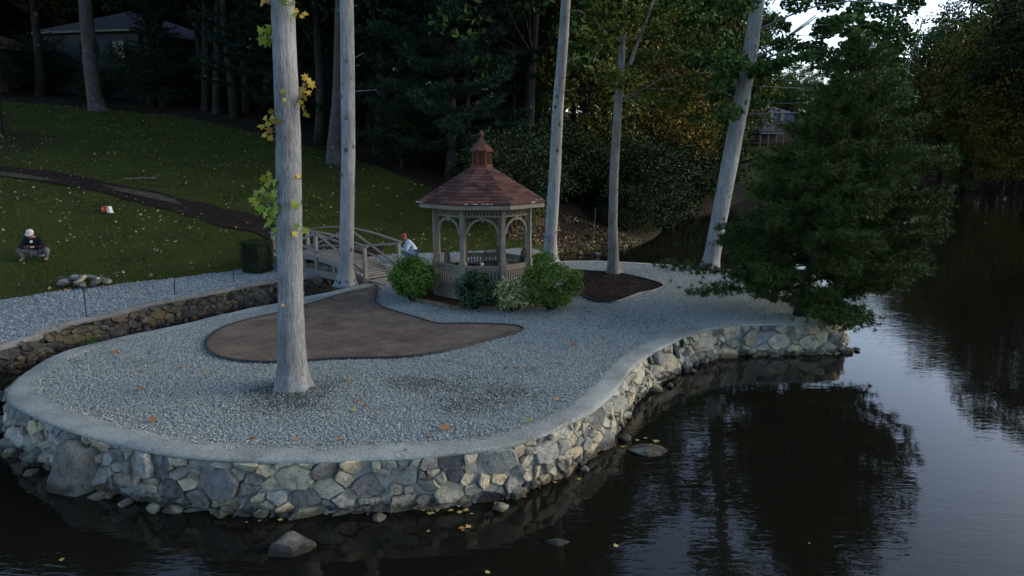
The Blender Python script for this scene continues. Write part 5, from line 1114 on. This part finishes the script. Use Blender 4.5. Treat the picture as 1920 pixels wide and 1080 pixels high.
# leaves lying singly on the gravel and on the water
m_lf1 = M('fallen leaf', [(.1, .03, .02), (.17, .07, .03), (.26, .13, .05), (.12, .05, .04)], 2, .8, .15, src='object', amt=.85)
m_lf2 = M('bright fallen leaf', [(.3, .1, .03), (.3, .2, .05), (.3, .26, .1), (.2, .06, .03), (.26, .2, .13)], 2, .7, .2, src='object', amt=.85)
def one_leaf(p, size, mat, label, group, name='fallen_leaf', up=2.6):
    V, F = leaf_arrays(rng, np.zeros((1, 3)), size, MAPLE, up, None, -.22); V[:, 2] += .004 - V[:, 2].min(); o = link(name, mesh(V, F), mat); o.location = [float(c) for c in p]; return tag(o, label, 'leaf', group)
for x, y, s, mm in ((265, 731, 12, 0), (180, 733, 8, 0), (237, 781, 8, 1), (286, 789, 14, 0), (187, 774, 9, 0), (226, 760, 8, 0), (455, 795, 9, 0), (474, 822, 10, 0), (555, 825, 9, 0), (612, 766, 9, 1), (613, 783, 8, 0), (634, 825, 8, 0), (663, 769, 10, 1), (684, 762, 9, 0), (671, 753, 7, 1), (700, 778, 7, 0), (834, 804, 16, 0), (805, 817, 9, 0), (992, 791, 12, 1), (1044, 749, 10, 1), (217, 662, 10, 0), (280, 661, 8, 0), (150, 678, 10, 1), (146, 685, 8, 1), (188, 674, 7, 0), (265, 697, 9, 0), (338, 691, 9, 0), (387, 701, 9, 1), (947, 692, 9, 0), (969, 690, 9, 0), (1027, 596, 9, 1), (1134, 632, 8, 1), (651, 712, 9, 0), (1075, 648, 10, 0), (1035, 624, 7, 0), (254, 546, 8, 1), (186, 586, 8, 1), (335, 547, 6, 1), (1242, 602, 7, 0), (760, 845, 6, 0)):
    p = G(x, y, .822); one_leaf(p, s / FPX * p[1] * 1.5, m_lf2 if mm else m_lf1, 'bright orange fallen leaf lying on grey gravel' if mm else 'small brown fallen leaf lying on grey gravel', 'bright leaves on the gravel' if mm else 'brown leaves on the gravel')
for x, y, s in ((200, 930, 10), (215, 928, 9), (240, 922, 9), (250, 926, 8), (325, 948, 10), (338, 955, 8), (462, 980, 8), (487, 977, 8), (530, 964, 14), (526, 975, 12), (570, 968, 10), (612, 965, 6), (690, 965, 9), (730, 960, 8), (793, 957, 9), (808, 964, 18), (845, 958, 14), (862, 961, 12), (874, 957, 14), (885, 964, 8), (820, 958, 7), (860, 950, 7), (803, 997, 9), (866, 991, 16), (878, 988, 14), (868, 995, 8), (942, 936, 10), (930, 944, 9), (955, 929, 8), (983, 932, 9), (914, 1074, 12), (1155, 1024, 13), (1167, 838, 11), (1180, 820, 9), (1230, 828, 14), (1195, 826, 9), (1210, 822, 9), (1085, 899, 9), (1092, 880, 8), (116, 1050, 11), (1517, 1019, 6), (20, 852, 9), (12, 765, 14), (8, 760, 10), (600, 944, 8), (640, 955, 7), (905, 940, 10), (1040, 905, 8), (150, 920, 8), (132, 928, 7), (1285, 600, 7)):
    p = G(x, y, .004 if y > 610 else .82); one_leaf(p, s / FPX * p[1] * 1.1, m_lf2, 'yellow or orange leaf floating on the dark water by the wall' if y > 610 else 'yellow leaf lying on the concrete cap of the wall', 'leaves floating by the wall' if y > 610 else None, 'floating_leaf' if y > 610 else 'fallen_leaf', 6)

# ================================================================== SMALL THINGS
m_stake = M('dark stake', [(.012, .016, .014), (.03, .035, .032)], 6, .7)
for (bx, by), (tx, ty), lab in (((161, 588), (157, 546), 'thin dark stake nearest the stone heap in the gravel bank'), ((326, 552), (327, 514), 'middle of the three thin dark stakes in the gravel bank'), ((438, 531), (438, 505), 'thin dark stake closest to the box hedge')):
    b_ = G(bx, by, .8); t_ = PY(tx, ty, b_[1]); MB().tube([b_ - (0, 0, .2), t_], [.018, .016], 6).box(t_ + (0, 0, .015), (.04, .04, .05)).obj('stake', m_stake); tag(bpy.context.scene.objects[-1] if False else [o for o in COL.objects if o.name.startswith('stake')][-1], lab, 'stake', 'stakes in the gravel bank')
lb = T(272, 338); lg = empty('fallen_branch', lb, 0, 'bleached broken branch lying on the lawn above the dark path', 'branch'); MB().tube([(-1.2, .1, .08), (-.2, 0, .1), (.7, -.15, .12)], [.035, .04, .025], 6).obj('bough', m_barkC, lg)
for a in (((.2, -.05, .1), (.8, .25, .3)), ((.4, -.1, .1), (.9, -.2, .35)), ((-.5, .03, .1), (0, .2, .25))): MB().tube(a, [.018, .008], 4).obj('twig', m_barkC, lg)
lb = T(20, 270)
# drift wood and twigs on the far bank
for px, py, dx, lab in ((1100, 443, 1.9, 'long bare fallen trunk lying along the leafy bank'), (1130, 461, .9, 'short pale log at the water\'s edge on the leafy bank')):
    b_ = T(px, py); MB().tube([b_ + np.array((-dx, .9, .12)), b_ + np.array((0, 0, .06)), b_ + np.array((dx, -.5, .03))], [.035, .045, .02], 6).obj('driftwood', m_barkD); tag([o for o in COL.objects if o.name.startswith('driftwood')][-1], lab, 'log')
b_ = T(1112, 462); MB().tube([b_, b_ + np.array((.04, 0, .9)), b_ + np.array((.1, .1, 2.1))], [.022, .018, .01], 6).obj('bare_sapling', m_barkC); tag(bpy.data.objects['bare_sapling'], 'thin bare sapling stem on the bank between the slender trunks', 'tree')
# yellow slatted gate behind the gazebo
fb = T(1006, 423); fe = empty('slatted_fence', fb, R(12), 'yellowish wooden slatted fence panel half hidden behind the gazebo', 'fence'); m_yel = M('yellow wood', [(.12, .09, .03), (.2, .155, .06)], 5, .8)
for i in range(7): MB().box((-.5 + i * .17, 0, .55), (.13, .03, 1.15)).obj('slat', m_yel, fe)
MB().box((0, .03, .25), (1.2, .04, .09)).obj('rail', m_yel, fe); MB().box((0, .03, .9), (1.2, .04, .09)).obj('rail', m_yel, fe)
sb = T(953, 445); tag(link('tree_stump', boulder((.16, .14, .4), 31, 3, .25), m_barkD), 'dark stump among the leaf litter behind the gazebo', 'stump').location = [float(c) for c in sb]
# leaf blower on the lawn
wb = T(200, 401); lbw = empty('leaf_blower', wb + np.array((0, 0, .05)), R(-8), 'orange and white leaf blower with black tube left on the lawn', 'leaf blower')
m_org = M('orange plastic', [(.45, .06, .015), (.55, .085, .02)], 4, .45, .4); m_blk = M('black plastic', [(.01, .01, .011), (.02, .02, .022)], 4, .5, .4); m_wht = M('white plastic', [(.5, .52, .53), (.62, .63, .64)], 4, .5, .4)
MB().tube([(-.62, 0, .12), (-.3, 0, .13), (-.06, 0, .16)], [.05, .04, .055], 12).obj('tube', m_blk, lbw, True)
MB().tube([(-.07, -.1, .15), (-.02, -.1, .15)], [.11, .12], 16).tube([(-.05, -.09, .15), (-.05, .1, .15)], [.12, .12], 16).box((.02, 0, .2), (.2, .2, .2), taper=.8).obj('motor_housing', m_org, lbw)
MB().box((.17, 0, .17), (.14, .22, .24), taper=.75).box((.2, 0, .02), (.16, .2, .05)).obj('fuel_tank', m_wht, lbw); MB().tube([(-.08, 0, .3), (0, 0, .37), (.12, 0, .36), (.2, 0, .26)], .02, 8).obj('handle', m_blk, lbw, True)
# white markers and boat-like bits far off
kb_ = PY(1462, 303, 150); kz = H(kb_[0], kb_[1]); ky = empty('kayak', (kb_[0], kb_[1], kz), 0, 'bright orange kayak propped slanting on the far lawn', 'kayak'); n = 9
MB().tube([(-.9, 0, .1), (-.5, 0, .65), (0, 0, 1.3), (.5, 0, 2.0), (.8, 0, 2.6)], [.04, .25, .33, .25, .04], 10).obj('hull', m_org, ky, True); MB().tube([(.3, 0, .1), (.35, 0, 1.5)], .06, 5).obj('prop', m_stake, ky)

# ================================================================== PEOPLE
def skin(name, verts, edges, radii, mat, parent, sub=2, root=0):
    me = bpy.data.meshes.new('m'); me.from_pydata([tuple(map(float, v)) for v in verts], edges, []); o = bpy.data.objects.new(name + '_src', me); COL.objects.link(o)
    o.modifiers.new('Skin', 'SKIN'); sv = me.skin_vertices[0].data
    for i, r_ in enumerate(radii): sv[i].radius = (r_, r_) if not hasattr(r_, '__len__') else r_; sv[i].use_root = (i == root)
    sm = o.modifiers.new('Sub', 'SUBSURF'); sm.levels = sub; sm.render_levels = sub
    dg = bpy.context.evaluated_depsgraph_get(); ev = o.evaluated_get(dg); m2 = bpy.data.meshes.new_from_object(ev); bpy.data.objects.remove(o, do_unlink=True)
    m2.materials.clear(); m2.polygons.foreach_set('use_smooth', np.ones(len(m2.polygons), bool)); return link(name, m2, mat, parent)
m_skin = M('skin', [(.2, .11, .075), (.3, .175, .125)], 5, .6, .3); m_hood = M('black cloth', [(.008, .008, .01), (.018, .018, .02)], 9, .9, .1); m_trou = M('grey trousers', [(.1, .1, .115), (.17, .17, .19)], 6, .9, .1)
m_shirt = M('pale blue shirt', [(.3, .38, .5), (.42, .5, .62)], 6, .9, .1); m_jean = M('blue jeans', [(.1, .15, .24), (.18, .25, .36)], 7, .9, .1); m_cap = M('pale cap', [(.42, .4, .37), (.55, .53, .5)], 6, .8, .1); m_redcap = M('red hat', [(.22, .02, .022), (.32, .04, .04)], 6, .6, .25); m_shoe = M('worn shoe', [(.1, .08, .06), (.18, .15, .12)], 6, .8)
def squatter(loc, rz, label, knee, lean, hood, trou, cap, brim, hair):
    """a squatting figure facing -Y: heels down, knees up, forearms brought together in front"""
    t = empty('person', loc, rz, label, 'person'); kx, ky_, kz_ = knee; L = lean
    pel = (0, .12, .3); ch1 = (0, .06 - L * .25, .52); ch2 = (0, .0 - L * .7, .74); nk = (0, -.04 - L, .87); hd_ = (0, -.1 - L * 1.1, .97); hd2 = (0, -.11 - L * 1.1, 1.05)
    V = [pel, ch1, ch2, nk, hd_, hd2]; E = [(0, 1), (1, 2), (2, 3), (3, 4), (4, 5)]; Rr = [.15, .15, .16, .06, .098, .09]
    hands = []
    for s in (-1, 1):
        b_ = len(V); V += [(s * .12, .1, .3), (s * kx, ky_, kz_), (s * (kx - .1), ky_ + .16, .1), (s * (kx - .06), ky_ - .06, .045)]; E += [(0, b_), (b_, b_ + 1), (b_ + 1, b_ + 2), (b_ + 2, b_ + 3)]; Rr += [.1, .075, .05, .04]
        b_ = len(V); sh_ = (s * .2, ch2[1], .75); el = (s * .33, ch2[1] - .12, .5); wr = (s * .1, -.36 - L * .8, .52); hn = (s * .055, -.41 - L * .8, .54); V += [sh_, el, wr, hn]; E += [(2, b_), (b_, b_ + 1), (b_ + 1, b_ + 2), (b_ + 2, b_ + 3)]; Rr += [.085, .058, .034, .036]; hands.append((np.array(hn), s))
        for i in range(5):                              # fingers bent round what is held
            b2 = len(V); h_ = np.array(hn); o = np.array((0, -.02 + (.0), (i - 1.5) * .021)) if i < 4 else np.array((s * .0, .015, .04)); f1 = h_ + o + np.array((-s * .02, -.035, 0)); f2 = f1 + np.array((-s * .028, -.008, .004)); V += [f1, f2]; E += [(b_ + 3, b2), (b2, b2 + 1)]; Rr += [.0095, .008]
    skin('body', V, E, Rr, m_skin, t, 2, 0)
    V = [pel, ch1, ch2, (0, nk[1] + .02, .84)]; E = [(0, 1), (1, 2), (2, 3)]; Rr = [.19, .2, .2, .1]
    for s in (-1, 1): b_ = len(V); V += [(s * .21, ch2[1], .75), (s * .345, ch2[1] - .12, .5), (s * .13, -.33 - L * .8, .52)]; E += [(2, b_), (b_, b_ + 1), (b_ + 1, b_ + 2)]; Rr += [.11, .085, .056]
    skin('jacket', V, E, Rr, hood, t, 2, 0)
    V = [(0, .13, .29)]; E = []; Rr = [.19]
    for s in (-1, 1): b_ = len(V); V += [(s * .13, .08, .31), (s * kx, ky_, kz_), (s * (kx - .1), ky_ + .15, .12)]; E += [(0, b_), (b_, b_ + 1), (b_ + 1, b_ + 2)]; Rr += [.13, .1, .072]
    skin('trousers', V, E, Rr, trou, t, 2, 0)
    for s in (-1, 1): o = link('shoe', boulder((.065, .16, .065), 2 + s, 2, .08), m_shoe, t); o.location = (s * (kx - .07), ky_ + .0, .05)
    hc = Vector(hd_) + Vector((0, .0, .03)); mb = MB(); tilt = Matrix.Rotation(R(28), 4, 'X')
    prof = [(.118, .0), (.12, .03), (.112, .075), (.085, .11), (.045, .128), (.005, .132)]; mb.lathe(prof, 18); v0 = len(mb.v)
    bv = []
    for a in np.linspace(math.pi * 1.12, math.pi * 1.88, 9): bv += [(.112 * math.cos(a), .112 * math.sin(a), .012), (.15 * math.cos(a), .112 * math.sin(a) - brim * abs(math.sin(a)), .0)]
    mb.add([(x, y, z) for x, y, z in bv] + [(x, y, z + .008) for x, y, z in bv], [(2 * i, 2 * i + 1, 2 * i + 3, 2 * i + 2) for i in range(8)] + [(18 + 2 * i, 18 + 2 * i + 2, 18 + 2 * i + 3, 18 + 2 * i + 1) for i in range(8)] + [(2 * i + 1, 18 + 2 * i + 1, 18 + 2 * i + 3, 2 * i + 3) for i in range(8)])
    mb.v = [tuple(tilt @ Vector(p) + hc) for p in mb.v]; mb.obj('cap', cap, t, True)
    for s in (-1, 1): o = link('ear', boulder((.012, .02, .032), 4, 1, .1), m_skin, t); o.location = hc + Vector((s * .1, .0, -.04)); o = link('eye', boulder((.013, .01, .009), 6, 1, .05), m_blk, t); o.location = hc + Vector((s * .036, -.098, -.02))
    o = link('nose', boulder((.014, .022, .024), 8, 1, .1), m_skin, t); o.location = hc + Vector((0, -.105, -.045)); o = link('mouth', boulder((.028, .008, .007), 9, 1, .05), m_redcap, t); o.location = hc + Vector((0, -.092, -.085))
    link('hair', boulder((.1, .09, .075), 12, 2, .12), hair, t).location = hc + Vector((0, .035, -.03))
    return t, hands, ch2
m_hair = M('dark hair', [(.015, .012, .01), (.035, .028, .022)], 20, .8)
p1 = T(68, 488); pr, hn, ch2 = squatter(p1, R(14), 'squatting person in black top, grey trousers and white cap holding a small device', (.46, -.2, .42), .1, m_hood, m_trou, m_cap, .1, m_hair)
e = link('emblem', MB().prism([(.045 * math.cos(a), .05 * math.sin(a)) for a in np.linspace(0, 6.28, 13)[:-1]], 0, .006).mesh(), m_wht, pr); e.location = (.03, ch2[1] - .205, .70); e.rotation_euler = (R(70), 0, 0)
ph = tag(MB().box((0, 0, 0), (.16, .03, .09)).box((0, -.017, 0), (.13, .006, .07)).obj('handheld_device', m_blk), 'small dark device held by the squatting person in the white cap', 'device')
ph.location = Vector(p1) + Matrix.Rotation(R(14), 3, 'Z') @ Vector((0, -.53, .55)); ph.rotation_euler = (R(-35), 0, R(14))
p2 = PY(772, 492, 26.9); p2[2] = .86
squatter(p2, R(-78), 'crouching person in pale blue shirt, jeans and red hat by the bridge\'s far rail', (.2, -.3, .44), .16, m_shirt, m_jean, m_redcap, .05, m_hair)

def bank_where(px): return 'beside the slender forked trunk' if px < 1200 else 'below the golden green tree' if px < 1260 else 'midway to the bend' if px < 1312 else 'near the pond\'s bend'
def low(px, Y, s, sq):
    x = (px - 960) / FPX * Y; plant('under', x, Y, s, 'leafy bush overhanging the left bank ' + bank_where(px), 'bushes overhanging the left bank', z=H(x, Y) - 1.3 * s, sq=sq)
for i in range(26):                                   # dark pines closing the back of the wood
    x = -82 + i * 3.6 + rng.normal(); y = 100 + rng.uniform(-3, 12); plant(('pine', 'tall2', 'pine')[i % 3], x, y, rng.uniform(.95, 1.25), 'dark tree closing the back of the wood' + where(x, y).replace(' at the back', ''), 'dark trees closing the back of the wood', sq=1.15)
for i, (px, Y, s, k) in enumerate(((1425, 205, .85, 'tall3'), (1460, 214, .8, 'olive'), (1500, 200, .8, 'tall3'), (1535, 190, .85, 'olive'), (1570, 180, .8, 'tall3'), (1520, 165, .7, 'gold'), (1395, 198, .9, 'olive'), (1480, 225, .9, 'tall3'), (1590, 165, .85, 'olive'))):
    plant(k, (px - 960) / FPX * Y, Y, s, {'tall3': 'distant green tree on the far hill', 'olive': 'distant olive tree on the far hill', 'gold': 'distant golden tree on the far hill'}[k] + (' behind the lake house' if Y > 195 else ' right of the lake house'), 'trees round the lake house')
for i, (px, Y) in enumerate(((60, 92), (130, 95), (200, 93), (270, 96), (340, 94), (420, 98), (20, 98), (500, 92), (570, 96))): plant('pine', (px - 960) / FPX * Y, Y, 1.2, 'dark pine rising' + where((px - 960) / FPX * Y, Y), 'pines behind the grey house', sq=1.15)
# low growth along the pond's left bank, down to the water
for i, (px, py, s, k) in enumerate(((1215, 452, .42, 'under'), (1236, 428, .45, 'under'), (1240, 412, .5, 'under'), (1262, 404, .5, 'under'), (1285, 400, .55, 'under'), (1310, 396, .6, 'under'), (1335, 392, .6, 'under'), (1345, 380, .7, 'under'), (1352, 366, .8, 'under'), (1228, 436, .35, 'under'))):
    q = G(px, py, 0); q = q + np.array((-1.2, .7, 0)); low(960 + FPX * q[0] / q[1], q[1], s, 1.4)
for px, Y, s, lab in ((1275, 60, .62, 'drooping yellow green tree over the water left of the thick leaning trunk'), (1325, 72, .62, 'grey green tree trailing over the water behind the thick leaning trunk')): plant('gold' if px < 1300 else 'olive', (px - 960) / FPX * Y, Y, s, lab)
for i, (px, Y, s) in enumerate(((1178, 46, .8), (1205, 49, .85), (1222, 54, .9), (1245, 58, .9), (1268, 63, .95), (1290, 68, 1.0), (1312, 76, 1.0), (1190, 52, .9), (1160, 45, .7), (1185, 43.5, .5), (1205, 46, .55), (1222, 48.5, .5), (1172, 42.5, .4))): low(px, Y, s, 1.4)
